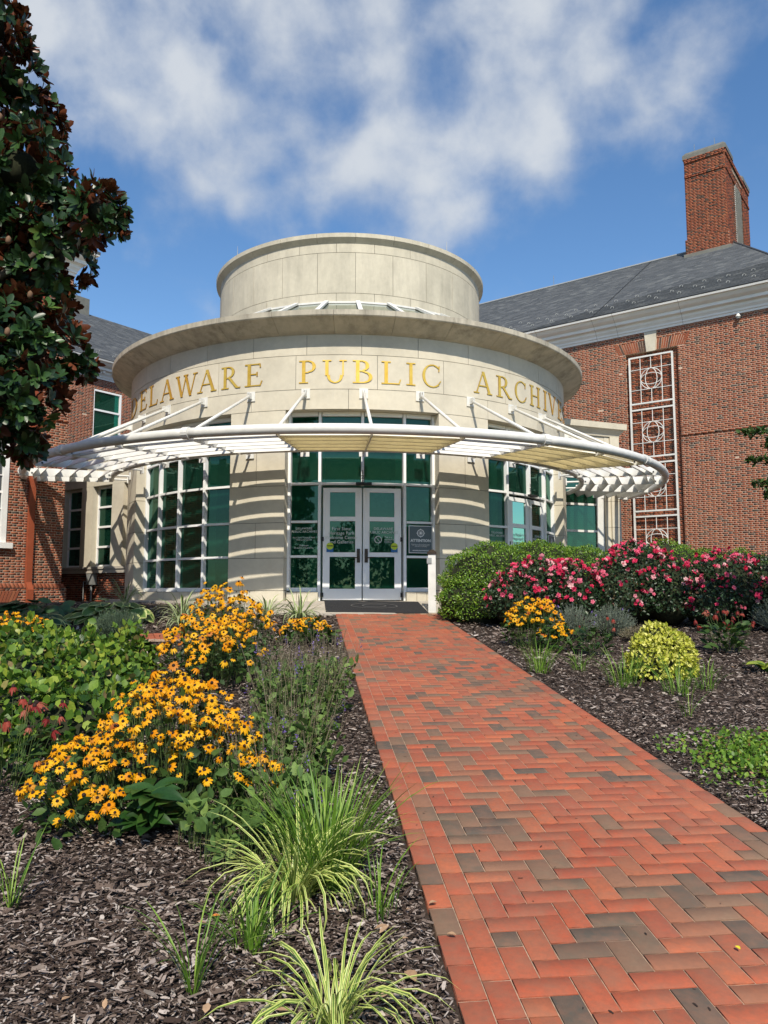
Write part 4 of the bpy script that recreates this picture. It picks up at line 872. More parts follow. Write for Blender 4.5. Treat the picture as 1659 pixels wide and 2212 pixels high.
# main wing wall set back
W3=thing('brick_wing','set back brick wing between the magnolia and the drum, with green glass upper window','building',(-11.75,32.8,1.4))
ML=Vector((-11.75,32.8)); O=ML-V2*9.; L=16.; wn=(9-.97,9+.37,7.2,10.28)
wall=mortar_bed(O,V2,nL,L,1.2,10.8,[wn]).obj('wall',MORTAR,W3); wall_bricks(wall,O,V2,nL,L,4.,10.8,[wn],seed=31)
b=MB(); sweep(b,[O,O+V2*L],CPROF,1); b.obj('cornice',CORN,W3)
for k in range(16):
    b=MB(); lbox(b,7.0+k*.42,7.12+k*.42,.0,.24,11.0,11.1,O_=O); b.obj('modillion',CORN,W3)
sW=lambda s:O-nL*0
rf=MB(); A_=O+nL*.62;B_=O+V2*L+nL*.62;C_=O+V2*L-nL*6.5;D_=O-nL*6.5; rf.add([V3(A_,11.45),V3(B_,11.45),V3(C_,16.03),V3(D_,16.03)],[(0,1,2,3)]); rf.add([V3(D_,16.03),V3(C_,16.03),V3(C_-nL*6.5,11.4),V3(D_-nL*6.5,11.4)],[(0,1,2,3)]); roof=rf.obj('roof',SLATE,W3,rnd=.3)
slate_roof(roof,O,V2,-nL,5,L,-.62,11.47,6.5,16.05,seed=3)
P=[];T=[]
for i in range(8):
    for sv,du in ((.5,.2),(.95,.6)):
        p=O+V2*(7+i*.8+du)-nL*(-.62+sv*.85); P.append((p.x,p.y,11.5+sv*.85*.643)); T.append([[V2.x,-nL.x*.8,0],[V2.y,-nL.y*.8,0],[0,.5,1]])
pieces('snow_guard',sg,np.array(T),np.array(P),np.zeros(len(P)),[GREYM],roof,50)
b=MB(); lbox(b,10.3,11.5,-7.2,-6.2,15.6,16.75,O_=O); b.obj('roof_vent',COPPER,W3)
for uu in (10.5,11.2): p=O+V2*uu-nL*6.6; MB().tube([V3(p,16.7),V3(p,17.2)],.012,4).obj('lightning_rod',GREYM,W3)
b=MB(); 
for a,c in ((wn[0],wn[0]+.03),(wn[1]-.09,wn[1])): lbox(b,a,c,-.1,.0,wn[2],wn[3],O_=O)
lbox(b,wn[0]+.03,wn[1]-.09,-.1,0,wn[3]-.07,wn[3],O_=O); lbox(b,wn[0]+.03,wn[1]-.09,-.08,.01,9.36,9.44,O_=O); wf=b.obj('window_frame',FRAME,W3)
for za,zb in ((7.2,9.36),(9.44,10.21)): b=MB(); lbox(b,wn[0]+.03,wn[1]-.09,-.07,-.06,za,zb,O_=O); b.obj('window_pane',GLASS,wf)
b=MB(); lbox(b,wn[0]-.4,wn[1]+.4,-1.2,-1.1,6.8,10.6,O_=O); b.obj('interior_wall',DARKIN,W3)
# ---- left stone link ----------------------------------------------
LL=Vector((-7.2,21.9)); K1=thing('stone_link','pale stone link with tall narrow green windows between the brick corner and the drum','link building',(LL.x,LL.y,1.4)); nK=-V2
def kbox(mb,u_a,u_b,o_a,o_b,za,zb): lbox(mb,u_a,u_b,o_a,o_b,za,zb,O_=LL,d=U2,n=nK)
for u_a,u_b in ((-1.,1.9),(1.9,4.6)):
    b=MB(); kbox(b,u_a+.004,u_b-.004,-.3,0,4.86,5.26); b.obj('lintel_stone',STONE,K1,rnd=random.random()); b=MB(); kbox(b,u_a+.004-.3,u_b-.004-.3,-.3,0,5.272,6.12); b.obj('lintel_stone',STONE,K1,rnd=random.random())
b=MB(); kbox(b,-1.2,5,-2.6,.06,6.125,6.22); b.obj('parapet_coping',STONE,K1); b=MB(); kbox(b,-1,5,-3.2,-3.0,1.2,6.1); kbox(b,-1,5,-3,-.31,6.05,6.11); kbox(b,-1,5,-3,-.31,1.42,1.47); b.obj('interior_wall',DARKIN,K1)
ops=[(-.55,.45),(1.02,2.0),(2.58,3.57)]
pr_=[(-1.,-.55),(.45,1.02),(2.0,2.58),(3.57,4.6)]
for a,c in pr_: b=MB(); kbox(b,a,c,-.3,-.002,2.43,4.858); b.obj('stone_pier',STONE,K1,rnd=random.random())
b=MB(); kbox(b,-1.,4.6,-.3,.05,2.36,2.43); kbox(b,-1.,4.6,-.3,.02,2.24,2.355); b.obj('stone_sill',CONC,K1)
for a,c in ops:
    b=MB(); 
    for x0,x1 in ((a,a+.05),(c-.05,c)): kbox(b,x0,x1,-.28,-.18,2.43,4.86)
    for z in (2.46,3.03,3.63,4.23,4.82): kbox(b,a+.05,c-.05,-.27,-.18,z-.03,z+.03)
    wf=b.obj('window_frame',FRAME,K1)
    for z0_,z1_ in zip((2.49,3.06,3.66,4.26),(3.0,3.6,4.2,4.79)): b=MB(); kbox(b,a+.05,c-.05,-.235,-.228,z0_,z1_); b.obj('window_pane',GLASS,wf)
Ok=LL+U2*4.6
lw=mortar_bed(Ok,-U2,nK,5.6,1.2,2.24,off=-.12).obj('base_wall',MORTAR,K1); wall_bricks(lw,Ok-nK*.109,-U2,nK,5.6,1.25,2.235,seed=41,plural='base_bricks')
# electrical box on the link wall
eb=thing('meter_box','small grey electrical box with conduit on the brick base under the left link windows','electrical box',(-8.3,22.4,1.4))
b=MB(); lbox(b,1.78,2.10,-.10,.06,1.90,2.22,O_=LL,d=U2,n=nK); b.obj('box',GREYM,eb)
q=LL+U2*1.9+nK*.0; b=MB(); b.tube([V3(q,1.9),V3(q,1.3)],.03,6); q2=LL+U2*2.35+nK*-.02; b.tube([V3(q2,1.95),V3(q2,2.0),V3(q+U2*.2,2.0)],.02,5); b.tube([V3(q2,1.95),V3(q2,1.3)],.018,5); b.obj('conduit',GREYM,eb)
# ---- right stone link ----------------------------------------------
Wd=Vector((math.sin(R_(68)),math.cos(R_(68)))); LR=Vector((8.0,25.)); nW=Vector((Wd.y,-Wd.x))
K2=thing('stone_link','pale stone link with moulded cornice and tall window, right of the drum','link building',(LR.x,LR.y,1.4))
def rbox(mb,u_a,u_b,o_a,o_b,za,zb): lbox(mb,u_a,u_b,o_a,o_b,za,zb,O_=LR,d=Wd,n=nW)
for za,zb in ((1.2,2.1),(2.1,2.93),(2.93,3.76),(3.76,4.6),(4.6,5.45),(5.45,6.2),(6.2,6.72)):
    b=MB(); rbox(b,-.885,-.70,-.25,-.02,za+.005,zb-.005); p_=[LR+Wd*-.70+nW*-.02,LR+Wd*-.62+nW*.04]; rbox(b,-.695,-.34,-.4,.04,za+.005,zb-.005); b.obj('stone_block',STONE,K2,rnd=random.random())
b=MB(); rbox(b,-.87,-.36,-.3,-.04,1.2,6.7); b.obj('joint_mortar',JOINT,K2)
b=MB(); rbox(b,-4,-.89,-.3,-.03,5.5,6.72); b.obj('stone_block',STONE,K2)
b=MB(); sweep(b,[LR+Wd*-4,LR+Wd*-.34,LR+Wd*-.34-nW*3],[(0,6.72),(.02,6.72),(.04,6.8),(.14,6.92),(.2,6.95),(.21,7.14),(0,7.17)],1); b.obj('cornice',STONE,K2)
b=MB(); rbox(b,-4,-.34,-3,-.05,7.1,7.165); b.obj('roof',COPPER,K2)
b=MB(); rbox(b,-4,-.3,-3.2,-3.,1.2,6.7); rbox(b,-4,-.5,-3,-.35,1.4,1.45); b.obj('interior_wall',DARKIN,K2)
b=MB(); 
for a,c in ((-1.17,-.90),(-3.9,-3.8),(-2.55,-2.48)): rbox(b,a,c,-.22,-.1,1.3,5.5)
zz=(1.8,2.75,3.62,4.48,5.36)
for z in zz:
    for a,c in ((-3.8,-2.55),(-2.48,-1.17)): rbox(b,a,c,-.21,-.11,z-.035,z+.035)
wf=b.obj('window_frame',WHITE,K2)
for z0_,z1_ in zip(zz,zz[1:]):
    for a,c in ((-3.8,-2.55),(-2.48,-1.17)): b=MB(); rbox(b,a,c,-.17,-.16,z0_+.035,z1_-.035); b.obj('window_pane',GLASS,wf)
p=PR+Rd*(-2.9)-V2*.1; b=MB(); b.tube([V3(p,1.3),V3(p,4.1)],.02,6); b.obj('conduit_pipe',WHITE,W1)
# ---- door-opener post
pt=thing('bollard','white square post with dark cap beside the door, half behind the clipped hedge','post',(.99,15.9,1.27))
b=MB(); b.box((.99,15.9,1.86),(.155,.155,1.2),rz=R_(-5)).obj('shaft',WHITE,pt); b=MB(); b.box((.99,15.9,2.485),(.19,.19,.05),rz=R_(-5)); b.hexa([(.99+x*.09,15.9+y*.09,2.51) for x,y in((-1,-1),(1,-1),(1,1),(-1,1))]+[(.99+x*.03,15.9+y*.03,2.56) for x,y in((-1,-1),(1,-1),(1,1),(-1,1))]).obj('cap',BRONZE,pt)
b=MB(); b.box((.93,15.82,2.33),(.10,.02,.12),rz=R_(-5)); b.obj('push_button',GREYM,pt)
# ================================================================ planting
def gz(x,y): return float(grnd(x,y))
def unit(v): return v/np.maximum(np.linalg.norm(v,axis=-1,keepdims=True),1e-9)
def rdirs(n,rg,zmin=-1): 
    z=rg.uniform(zmin,1,n); t=rg.uniform(0,2*np.pi,n); s=np.sqrt(1-z*z); return np.stack([s*np.cos(t),s*np.sin(t),z],1)
def shell(lobes,n,rg,zmin=-.2,inner=.0,depth=.12):
    """points near the surface of a union of ellipsoids (cx,cy,cz,rx,ry,rz)"""
    Ls=np.array(lobes,float); area=(Ls[:,3]*Ls[:,4]*Ls[:,5])**(2/3); k=rg.choice(len(Ls),n*2,p=area/area.sum()); d=rdirs(n*2,rg,zmin); rad=1-np.abs(rg.normal(0,depth,n*2)); rad=np.where(rg.random(n*2)<inner,rg.uniform(.35,.95,n*2),rad)
    bump_=1+.07*np.sin(d[:,0]*9+k)*np.sin(d[:,1]*8+k*2)*1.0+.05*np.sin(d[:,2]*13+k*3)
    P=Ls[k,:3]+d*Ls[k,3:]*(rad*bump_)[:,None]; Nn=unit(d/Ls[k,3:])
    ok=np.ones(n*2,bool)
    for j,l in enumerate(Ls):
        q=(((P-l[:3])/l[3:])**2).sum(1); ok&=~((q<.62)&(k!=j))
    P,Nn=P[ok][:n],Nn[ok][:n]; return P,Nn
def leaves(P,Nn,rg,size,spread=.8,up=.3,jit=.25):
    d=unit(Nn*.5+rg.normal(0,spread,P.shape)+np.array([0,0,up])); nn=unit(Nn+rg.normal(0,.5,P.shape)+np.array([0,0,.4])); s=size*(1+rg.normal(0,jit,len(P))).clip(.4,1.7); return basis(d,nn,s)
def core(name,lobes,mat,parent,f=.82,seed=0):
    m=MB()
    for (a,b_,c,rx,ry,rz) in lobes:
        n1,n2=14,8; V=[];F=[]
        for j in range(n2+1):
            th=math.pi*j/n2
            for i in range(n1):
                ph=2*math.pi*i/n1; r=f*(1+.06*math.sin(3*ph+j)+.05*math.cos(5*ph+2*j)); V.append((a+rx*r*math.sin(th)*math.cos(ph),b_+ry*r*math.sin(th)*math.sin(ph),c+rz*r*math.cos(th)))
        for j in range(n2):
            for i in range(n1): F.append((j*n1+i,(j+1)*n1+i,(j+1)*n1+(i+1)%n1,j*n1+(i+1)%n1))
        m.add(V,F)
    o=m.obj(name,mat,parent,smooth=True); return o
DARKCORE=plain('inner_twigs',(.020,.024,.010),.95,.5,30)  # colour of the solid dark cores added inside foliage to close the gaps
# ---- flower meshes
def daisy(np_,r,droop,seed,petal,cone,cr=.30,ch=.30):
    rg=random.Random(seed); V=[];F=[];M=[]
    for i in range(np_):
        a=2*math.pi*i/np_+rg.uniform(-.12,.12); L=rg.uniform(.85,1.05)*r; w_=r*.23; dr=droop*rg.uniform(.6,1.4); c,s=math.cos(a),math.sin(a); o=len(V)
        for x,y,z in ((.12*r,-w_*.5,0),(.12*r,w_*.5,0),(L*.6,-w_,.02*r-dr*.35*r),(L*.6,w_,.02*r-dr*.35*r),(L,-w_*.35,-dr*r),(L,w_*.35,-dr*r)): V.append((x*c-y*s,x*s+y*c,z))
        F+=[(o,o+2,o+3,o+1),(o+2,o+4,o+5,o+3)]; M+=[0,0]
    o=len(V)
    for z,q in ((-.02,cr),(ch*.6,cr*.85),(ch,cr*.4)): V+=[(r*q*math.cos(2*math.pi*k/7),r*q*math.sin(2*math.pi*k/7),r*z) for k in range(7)]
    for j in range(2): F+=[(o+j*7+k,o+j*7+(k+1)%7,o+(j+1)*7+(k+1)%7,o+(j+1)*7+k) for k in range(7)]; M+=[1]*7
    F.append(tuple(o+14+k for k in range(7))); M.append(1)
    return tpl(V,F,M)
DAISY=[daisy(11,1,.25,1,0,1),daisy(12,1,.5,2,0,1),daisy(10,1,.85,3,0,1)]
CONEF=[daisy(11,1,1.3,5,0,1,.38,.5),daisy(10,1,1.6,6,0,1,.38,.5)]
DEAD=tpl(*[list(x) for x in (lambda m:(m.V,m.F))(MB().tube([(0,0,-.3),(0,0,.2),(0,0,.8)],[.7,.85,.3],6))])
def frames(N_,rg,tilt=.35):
    nn=unit(N_+rg.normal(0,tilt,N_.shape)); a=unit(np.cross(nn,rg.normal(0,1,N_.shape))); b_=np.cross(nn,a); return np.stack([a,b_,nn],2)
def flowers(name,tpls,mats,P,Nn,size,rg,parent,tilt=.35,nobj=300,plural=None):
    T=frames(Nn,rg,tilt)*(size*(1+rg.normal(0,.19,len(P))).clip(.5,1.4))[:,None,None]; rn=rg.random(len(P)); k=rg.integers(0,len(tpls),len(P)); 
    for j,t in enumerate(tpls):
        m=k==j
        if m.any(): pieces(name,t,T[m],P[m],rn[m],mats,parent,nobj,plural=plural or name+'_mass')
def stems(name,A,B,w_,mat,parent,rg,bend=.06,seg=3):
    """thin three-sided stems from A to B"""
    n=len(A); D=B-A; V=[];loops=[];sizes=[]; side=unit(np.cross(D,rg.normal(0,1,D.shape))); s2=unit(np.cross(D,side)); bd=rg.normal(0,bend,(n,1))*np.linalg.norm(D,axis=1,keepdims=True)
    R_ings=[]
    for q in range(seg+1):
        t=q/seg; c=A+D*t+side*bd*math.sin(math.pi*t); wq=w_*(1-.5*t)
        R_ings.append(np.stack([c+side*wq,c-side*wq*.5+s2*wq*.87,c-side*wq*.5-s2*wq*.87],1))
    V=np.stack(R_ings,1).reshape(n,-1,3); base=[]
    for q in range(seg):
        for k in range(3): base.append((q*3+k,q*3+(k+1)%3,(q+1)*3+(k+1)%3,(q+1)*3+k))
    base=np.array(base); nv=V.shape[1]; F=(base[None]+(np.arange(n)*nv)[:,None,None]).reshape(-1,4)
    o=mo(name,fmesh(name,V,F,np.full(len(F),4),[mat],None,np.repeat(rg.random(n),len(base))),parent); o['kind']='stuff'; return o
def dome(n,rg,cx_,cy_,rx,ry,h,top=.9,edge=1.):
    r=np.sqrt(rg.random(n)); t=rg.uniform(0,2*np.pi,n); x=cx_+rx*r*np.cos(t); y=cy_+ry*r*np.sin(t); f=np.sqrt(np.clip(1-(r*.93)**2,0,1)); z=grnd(x,y)+h*(.22+.78*f)*(1+rg.normal(0,.07,n)); N_=unit(np.stack([(x-cx_)/rx**2*.5,(y-cy_)/ry**2*.5,np.full(n,1.2)/h],1)); return np.stack([x,y,z],1),N_
def rudbeckia(label,blobs,fs,leafsize,seed,nleaf=500,group='black-eyed coneflower clumps',big=0,bigat=None):
    rg=np.random.default_rng(seed); x0,y0=blobs[0][0],blobs[0][1]; t=thing('coneflower_clump',label,'flowers',(x0,y0,gz(x0,y0)),group)
    FP=[];FN=[]
    for (cx_,cy_,rx,ry,h,nf) in blobs:
        P,N_=dome(nf,rg,cx_,cy_,rx,ry,h); FP.append(P);FN.append(N_)
        nl=int(nleaf*rx*ry*4); r=np.sqrt(rg.random(nl)); a=rg.uniform(0,2*np.pi,nl); x=cx_+rx*.97*r*np.cos(a); y=cy_+ry*.97*r*np.sin(a); f=np.sqrt(1-(r*.93)**2); z=grnd(x,y)+h*(.2+.76*f)*rg.uniform(.1,.9,nl)**.7
        out=np.stack([np.cos(a)*r,np.sin(a)*r,np.full(nl,.15)],1); T=basis(unit(out+rg.normal(0,.6,(nl,3))),unit(np.array([0,0,1.])+rg.normal(0,.4,(nl,3))),leafsize*(1+rg.normal(0,.25,nl)).clip(.5,1.6)); joined('foliage',LEAF4,T,np.stack([x,y,z],1),rg.random(nl),[G_RUD],t)
    P=np.concatenate(FP);N_=np.concatenate(FN)
    N_=unit(N_+np.array([0.,-.55,0.]))
    A=P.copy(); A[:,0]=x0+(P[:,0]-x0)*.8; A[:,1]=y0+(P[:,1]-y0)*.8; A[:,2]=grnd(A[:,0],A[:,1])
    stems('stems',A,P-np.array([0,0,.004]),.0028,G_GST,t,rg)
    m=rg.random(len(P))<.86
    flowers('flower',DAISY,[P_YEL,P_CON],P[m],N_[m],fs,rg,t,.3)
    if (~m).any(): flowers('seed_head',[DEAD],[P_CON],P[~m],N_[~m],fs*.3,rg,t,.3)
    if big:
        a=rg.uniform(0,2*np.pi,big); bx,by,br=bigat; P=np.stack([bx+rg.normal(0,.04,big),by+rg.normal(0,.04,big),gz(bx,by)+rg.uniform(.03,.22,big)],1)
        ring_=np.array([0.,-.0,0.]); d=np.stack([np.cos(a),np.sin(a)*.9-.35,rg.uniform(.25,.9,big)],1); T=basis(d,unit(np.stack([np.cos(a)*-.3,-.5+0*a,np.ones(big)],1)),br*(1+rg.normal(0,.15,big)))
        pieces('leaf',BIGLEAF,T,P,rg.random(big),[G_BIG],t,300,smooth=True)
    return t
# long drooping leaf with a midrib
def bigleaf(wd=.2,droop=.45,n=7,fold=.05):
    V=[];F=[]
    for i in range(n):
        t=i/(n-1); w_=wd*math.sin(math.pi*min(1,t*.93+.05))**.8*(1 if t<.97 else .3); y=t-.12*t*t; z=-droop*t*t*.9
        V+=[(-w_,y,z+fold*w_*4),(-w_*.5,y,z+fold*w_),(0,y,z-.012),(w_*.5,y,z+fold*w_),(w_,y,z+fold*w_*4)]
    for i in range(n-1):
        for k in range(4): F.append((i*5+k,i*5+k+1,(i+1)*5+k+1,(i+1)*5+k))
    return tpl(V,F)
BIGLEAF=bigleaf()
def blade(n,L,w_,up,arch,seed,varieg):
    """arching strap leaf, 3 strips across"""
    rg=random.Random(seed); V=[];F=[];M=[]; x=z=0; a=up
    pts=[]
    for i in range(n):
        pts.append((x,z)); x+=math.cos(a)*L/(n-1); z+=math.sin(a)*L/(n-1); a-=arch/(n-1)*(1+.8*i/n)
    for i,(px,pz) in enumerate(pts):
        t=i/(n-1); ww=w_*(1-.15*abs(t-.4))*(1 if t<.75 else max(.06,(1-t)/.25)); V+=[(-ww,px,pz+ww*.3),(-ww*.45,px,pz),(ww*.45,px,pz),(ww,px,pz+ww*.3)]
    for i in range(n-1):
        for k in range(3): F.append((i*4+k,i*4+k+1,(i+1)*4+k+1,(i+1)*4+k)); M.append(1 if (varieg and k!=1) else 0)
    return tpl(V,F,M)
def tuft(label,x,y,n,L,w_,seed,mats,varieg,arch=2.0,spread=.5,name='liriope_clump',cat='plant',group=None,rad=.06,nobj=60,up0=1.45,lsd=.22):
    rg=np.random.default_rng(seed); t=thing(name,label,cat,(x,y,gz(x,y)),group)
    B_=[blade(7,1,w_/L,up0,arch*f,q,varieg) for q,f in enumerate((.35,.65,1.,1.35))]
    a=rg.uniform(0,2*np.pi,n); lean=np.abs(rg.normal(0,spread,n))*rg.uniform(.6,1.3,n); r=rad*np.sqrt(rg.random(n)); P=np.stack([x+r*np.cos(a),y+r*np.sin(a),np.zeros(n)],1); P[:,2]=grnd(P[:,0],P[:,1])-.01
    d=np.stack([np.cos(a),np.sin(a),np.zeros(n)],1); up=unit(np.array([0,0,1.])+rg.normal(0,.14,d.shape)); d2=unit(d+up*-0.0+rg.normal(0,.25,d.shape)*np.array([1,1,0])); lz=np.sin(lean)[:,None]; nn=unit(up-d2*0)
    s=np.cross(d2,nn); T=np.stack([s,d2*np.cos(lean*.5)[:,None]-nn*lz*.5*1.0,nn*np.cos(lean*.5)[:,None]+d2*lz*.5],2)*(L*(1+rg.normal(0,lsd,n)).clip(.35,1.5))[:,None,None]
    rn=rg.random(n); k=rg.integers(0,4,n)
    for j in range(4):
        m=k==j
        if m.any(): pieces('blade',B_[j],T[m],P[m],rn[m],mats,t,nobj,plural='blades')
    return t
def shrub(label,name,cat,lobes,n,size,mat,seed,group=None,core_mat=None,tmpl=LEAF2,nobj=0,zmin=-.5,up=.3,inner=.1,depth=.07,spread=.8,coref=.84,leafname='leaf'):
    rg=np.random.default_rng(seed); x0,y0=lobes[0][0],lobes[0][1]; t=thing(name,label,cat,(x0,y0,gz(x0,y0)),group)
    if core_mat: core('inner_twigs',lobes,core_mat,t,coref)
    P,N_=shell(lobes,n,rg,zmin,inner,depth); m=P[:,2]>grnd(P[:,0],P[:,1])+.01; P,N_=P[m],N_[m]; T=leaves(P,N_,rg,size,spread,up); rn=rg.random(len(P))
    if nobj: pieces(leafname,tmpl,T,P,rn,[mat],t,nobj,plural='foliage')
    else: joined('foliage',tmpl,T,P,rn,[mat],t)
    return t,P,N_,rg
# ---- clipped hedges on the right
shrub('big clipped green hedge mound beside the white post at the right of the entrance','hedge','hedge',[(2.08,14.7,1.82,1.0,.85,.80),(3.0,15.1,1.88,.95,.8,.78),(1.82,14.45,1.5,.80,.65,.58),(3.85,15.3,1.85,.9,.8,.72)],34000,.040,G_BOX,51,'clipped hedge mounds',DARKCORE,up=.5,depth=.045,coref=.9)
shrub('clipped green hedge mound behind the roses, under the stone link','hedge','hedge',[(6.0,16.4,1.9,.95,.8,.88),(5.1,16.3,1.85,.7,.7,.75),(6.9,16.8,1.9,.8,.7,.72)],15000,.045,G_BOX,52,'clipped hedge mounds',DARKCORE,up=.5,depth=.05,coref=.9)
shrub('small rounded hedge mound at the foot of the right brick wall','hedge','hedge',[(8.6,18.5,1.9,.75,.6,.80),(9.3,18.6,1.8,.6,.5,.66)],8000,.046,G_BOX,53,'clipped hedge mounds',DARKCORE,up=.5,depth=.05,coref=.9)
# ---- rose bushes
def petals(rg,seed):
    r=random.Random(seed); V=[];F=[]
    for layer,(k,rad,tilt) in enumerate(((5,1.,.25),(5,.7,.8),(3,.4,1.3))):
        for i in range(k):
            a=2*math.pi*i/k+layer*.6+r.uniform(-.2,.2); c,s=math.cos(a),math.sin(a); o=len(V)
            for x,y,z in ((0,0,0),(rad*.55,-rad*.45,rad*tilt*.4),(rad,-rad*.15,rad*tilt),(rad,rad*.2,rad*tilt*.9),(rad*.55,rad*.45,rad*tilt*.4)): V.append((x*c-y*s,x*s+y*c,z))
            F.append((o,o+1,o+2,o+3,o+4))
    return tpl(V,F)
BLOOM=[petals(None,1),petals(None,2)]
def rose(label,lobes,n,nb,seed,dead=0):
    t,P,N_,rg=shrub(label,'rose_bush','rose bush',lobes,n,.050,G_ROSE,seed,'pink rose bushes',DARKCORE,tmpl=LEAF4,depth=.09,inner=.12,coref=.78)
    Pb,Nb=shell(lobes,nb*3,rg,-.25,0,.03); w_=(Nb[:,1]<.35); Pb,Nb=Pb[w_],Nb[w_]; q=(Pb[:,2]-Pb[:,2].min())/(np.ptp(Pb[:,2])+1e-6); keep=rg.random(len(Pb))<(.25+.85*q**1.2); Pb,Nb=Pb[keep][:nb],Nb[keep][:nb]
    # blooms sit in small sprays
    c=rg.integers(0,max(1,len(Pb)//2),len(Pb)); Pb=np.where((rg.random(len(Pb))<.55)[:,None],Pb[c]+rg.normal(0,.045,Pb.shape),Pb)+Nb*.04
    flowers('bloom',BLOOM,[P_PINK],Pb,unit(Nb+np.array([0,-.3,.3])),.041,rg,t,.6)
    # long shoots above the crown
    k=14; a,b_=shell(lobes,k,rg,.6,0,.02); stems('shoots',a,a+np.stack([rg.normal(0,.07,len(a)),rg.normal(0,.07,len(a)),rg.uniform(.08,.22,len(a))],1),.003,G_GST,t,rg)
rose('pink rose bush nearest the path, in front of the big clipped hedge',[(2.75,13.6,1.62,.78,.62,.66),(2.35,13.4,1.50,.62,.5,.5),(3.2,13.5,1.58,.62,.6,.64)],7500,290,61)
rose('tall pink rose bush in the middle of the rose row',[(4.55,13.9,1.80,.72,.7,.80),(4.1,13.6,1.62,.6,.6,.66),(5.05,13.7,1.65,.62,.6,.66)],7800,280,62)
rose('wide pink rose bush at the right end of the rose row by the frame edge',[(6.0,13.7,1.70,.75,.65,.70),(6.75,13.9,1.66,.8,.7,.70),(5.6,13.4,1.5,.5,.5,.5),(7.6,14.0,1.6,.8,.7,.66)],9500,320,63)
# ---- lavender and feathery plants
def lavender(label,x,y,rx,h,n,mat,seed,purple=0,group='lavender tufts',ry=None,name='lavender'):
    rg=np.random.default_rng(seed); t=thing(name,label,'plant',(x,y,gz(x,y)),group); a=rg.uniform(0,2*np.pi,n); r=np.sqrt(rg.random(n)); ry=ry or rx
    A=np.stack([x+.35*rx*r*np.cos(a),y+.35*ry*r*np.sin(a),np.zeros(n)],1); A[:,2]=grnd(A[:,0],A[:,1]); ln=h*rg.uniform(.55,1.05,n)
    B=np.stack([x+rx*r*np.cos(a),y+ry*r*np.sin(a),A[:,2]+ln*np.sqrt(1-.75*r*r)],1); stems('stalks',A,B,.0035,mat,t,rg,.05)
    m=n*7; k=rg.integers(0,n,m); f=rg.uniform(.25,1,m); P=A[k]+(B-A)[k]*f[:,None]; T=basis(unit((B-A)[k]+rg.normal(0,.25,(m,3))),rg.normal(0,1,(m,3)),.035+.0*f); joined('foliage',LEAF2,T*np.array([.5,1,1])[None,None,:],P,rg.random(m),[mat],t)
    if purple:
        k=rg.integers(0,n,purple); T=basis(unit((B-A)[k]),rg.normal(0,1,(purple,3)),np.full(purple,.05)); pieces('flower_spike',LEAF2,T,B[k],rg.random(purple),[P_PUR],t,60)
    return t
lavender('grey-green lavender tuft just right of the yellow coneflowers by the roses',2.95,12.2,.42,.52,520,G_LAV,71,10)
lavender('second grey lavender tuft, right of its taller neighbour, below the rose row',3.65,12.4,.38,.50,430,G_LAV,72,8)
lavender('grey lavender tuft at the right frame edge below the roses',6.7,12.9,.6,.60,650,G_LAV,73)
lavender('dark green lavender tuft left of the brick pad',-4.05,11.8,.42,.50,650,G_LAVG,74,group='dark lavender')
lavender('low brown dried tuft behind the yellow-green mound',4.0,11.9,.42,.24,420,G_STEM,75,group='dry tufts',ry=.25,name='dried_plant')
# ---- coneflower clumps
rudbeckia('large front clump of yellow black-eyed coneflowers with broad dark basal leaves',[(-1.40,5.15,.48,.50,.70,250),(-1.76,4.75,.36,.50,.42,125),(-1.66,4.42,.28,.22,.26,34),(-1.02,4.9,.32,.4,.50,85),(-.78,4.75,.20,.3,.36,30)],.031,.085,81,260,big=46,bigat=(-1.33,4.48,.20))
rudbeckia('tall middle clump of yellow coneflowers between the green shrub and the purple sage',[(-1.95,9.5,.50,.55,.98,150),(-2.1,8.6,.42,.55,.70,85),(-1.70,8.4,.46,.55,.66,100),(-1.55,9.1,.34,.4,.80,60)],.038,.07,82,330)
rudbeckia('small yellow coneflower clump at the path edge near the door mat',[(-1.15,11.6,.40,.32,.36,75)],.040,.12,83,420)
rudbeckia('yellow coneflowers at the left frame edge behind the green shrub',[(-5.15,10.9,.45,.4,.50,80),(-4.7,10.5,.32,.3,.36,40)],.038,.08,84,300)
rudbeckia('yellow coneflower clump on the right bed in front of the rose bush',[(2.2,11.35,.46,.36,.66,115),(2.45,11.0,.3,.3,.34,22)],.038,.09,85,420)
# ---- big leafy shrub, left
sh=[(-3.25,7.2,.82,.66,.75,.42),(-2.55,6.9,.72,.50,.6,.36),(-3.8,7.7,.92,.75,.75,.44),(-2.95,8.0,.84,.55,.6,.36),(-3.6,8.5,.90,.55,.6,.38),(-2.45,6.1,.60,.5,.42,.34),(-3.05,6.2,.64,.6,.5,.42),(-2.95,8.8,.88,.38,.4,.32)]
t,P,N_,rg=shrub('spreading light green leafy shrub filling the left bed','leafy_shrub','shrub',sh,9500,.066,G_SHR,91,None,DARKCORE,tmpl=LEAFR,nobj=300,up=.4,depth=.12,inner=.25,coref=.74)
a,b_=shell(sh,70,rg,.45,0,.03); B=a+np.stack([rg.normal(0,.07,len(a)),rg.normal(0,.07,len(a)),rg.uniform(.08,.22,len(a))],1); stems('shoots',a-b_*.1,B,.004,G_GST,t,rg)
k=rg.integers(0,len(a),420); f=rg.random(420); Pq=a[k]+(B-a)[k]*f[:,None]; joined('shoot_leaves',LEAFR,leaves(Pq,rdirs(420,rg,-.2),rg,.07,.5,.6),Pq,.45+.5*rg.random(420),[G_SHR],t)
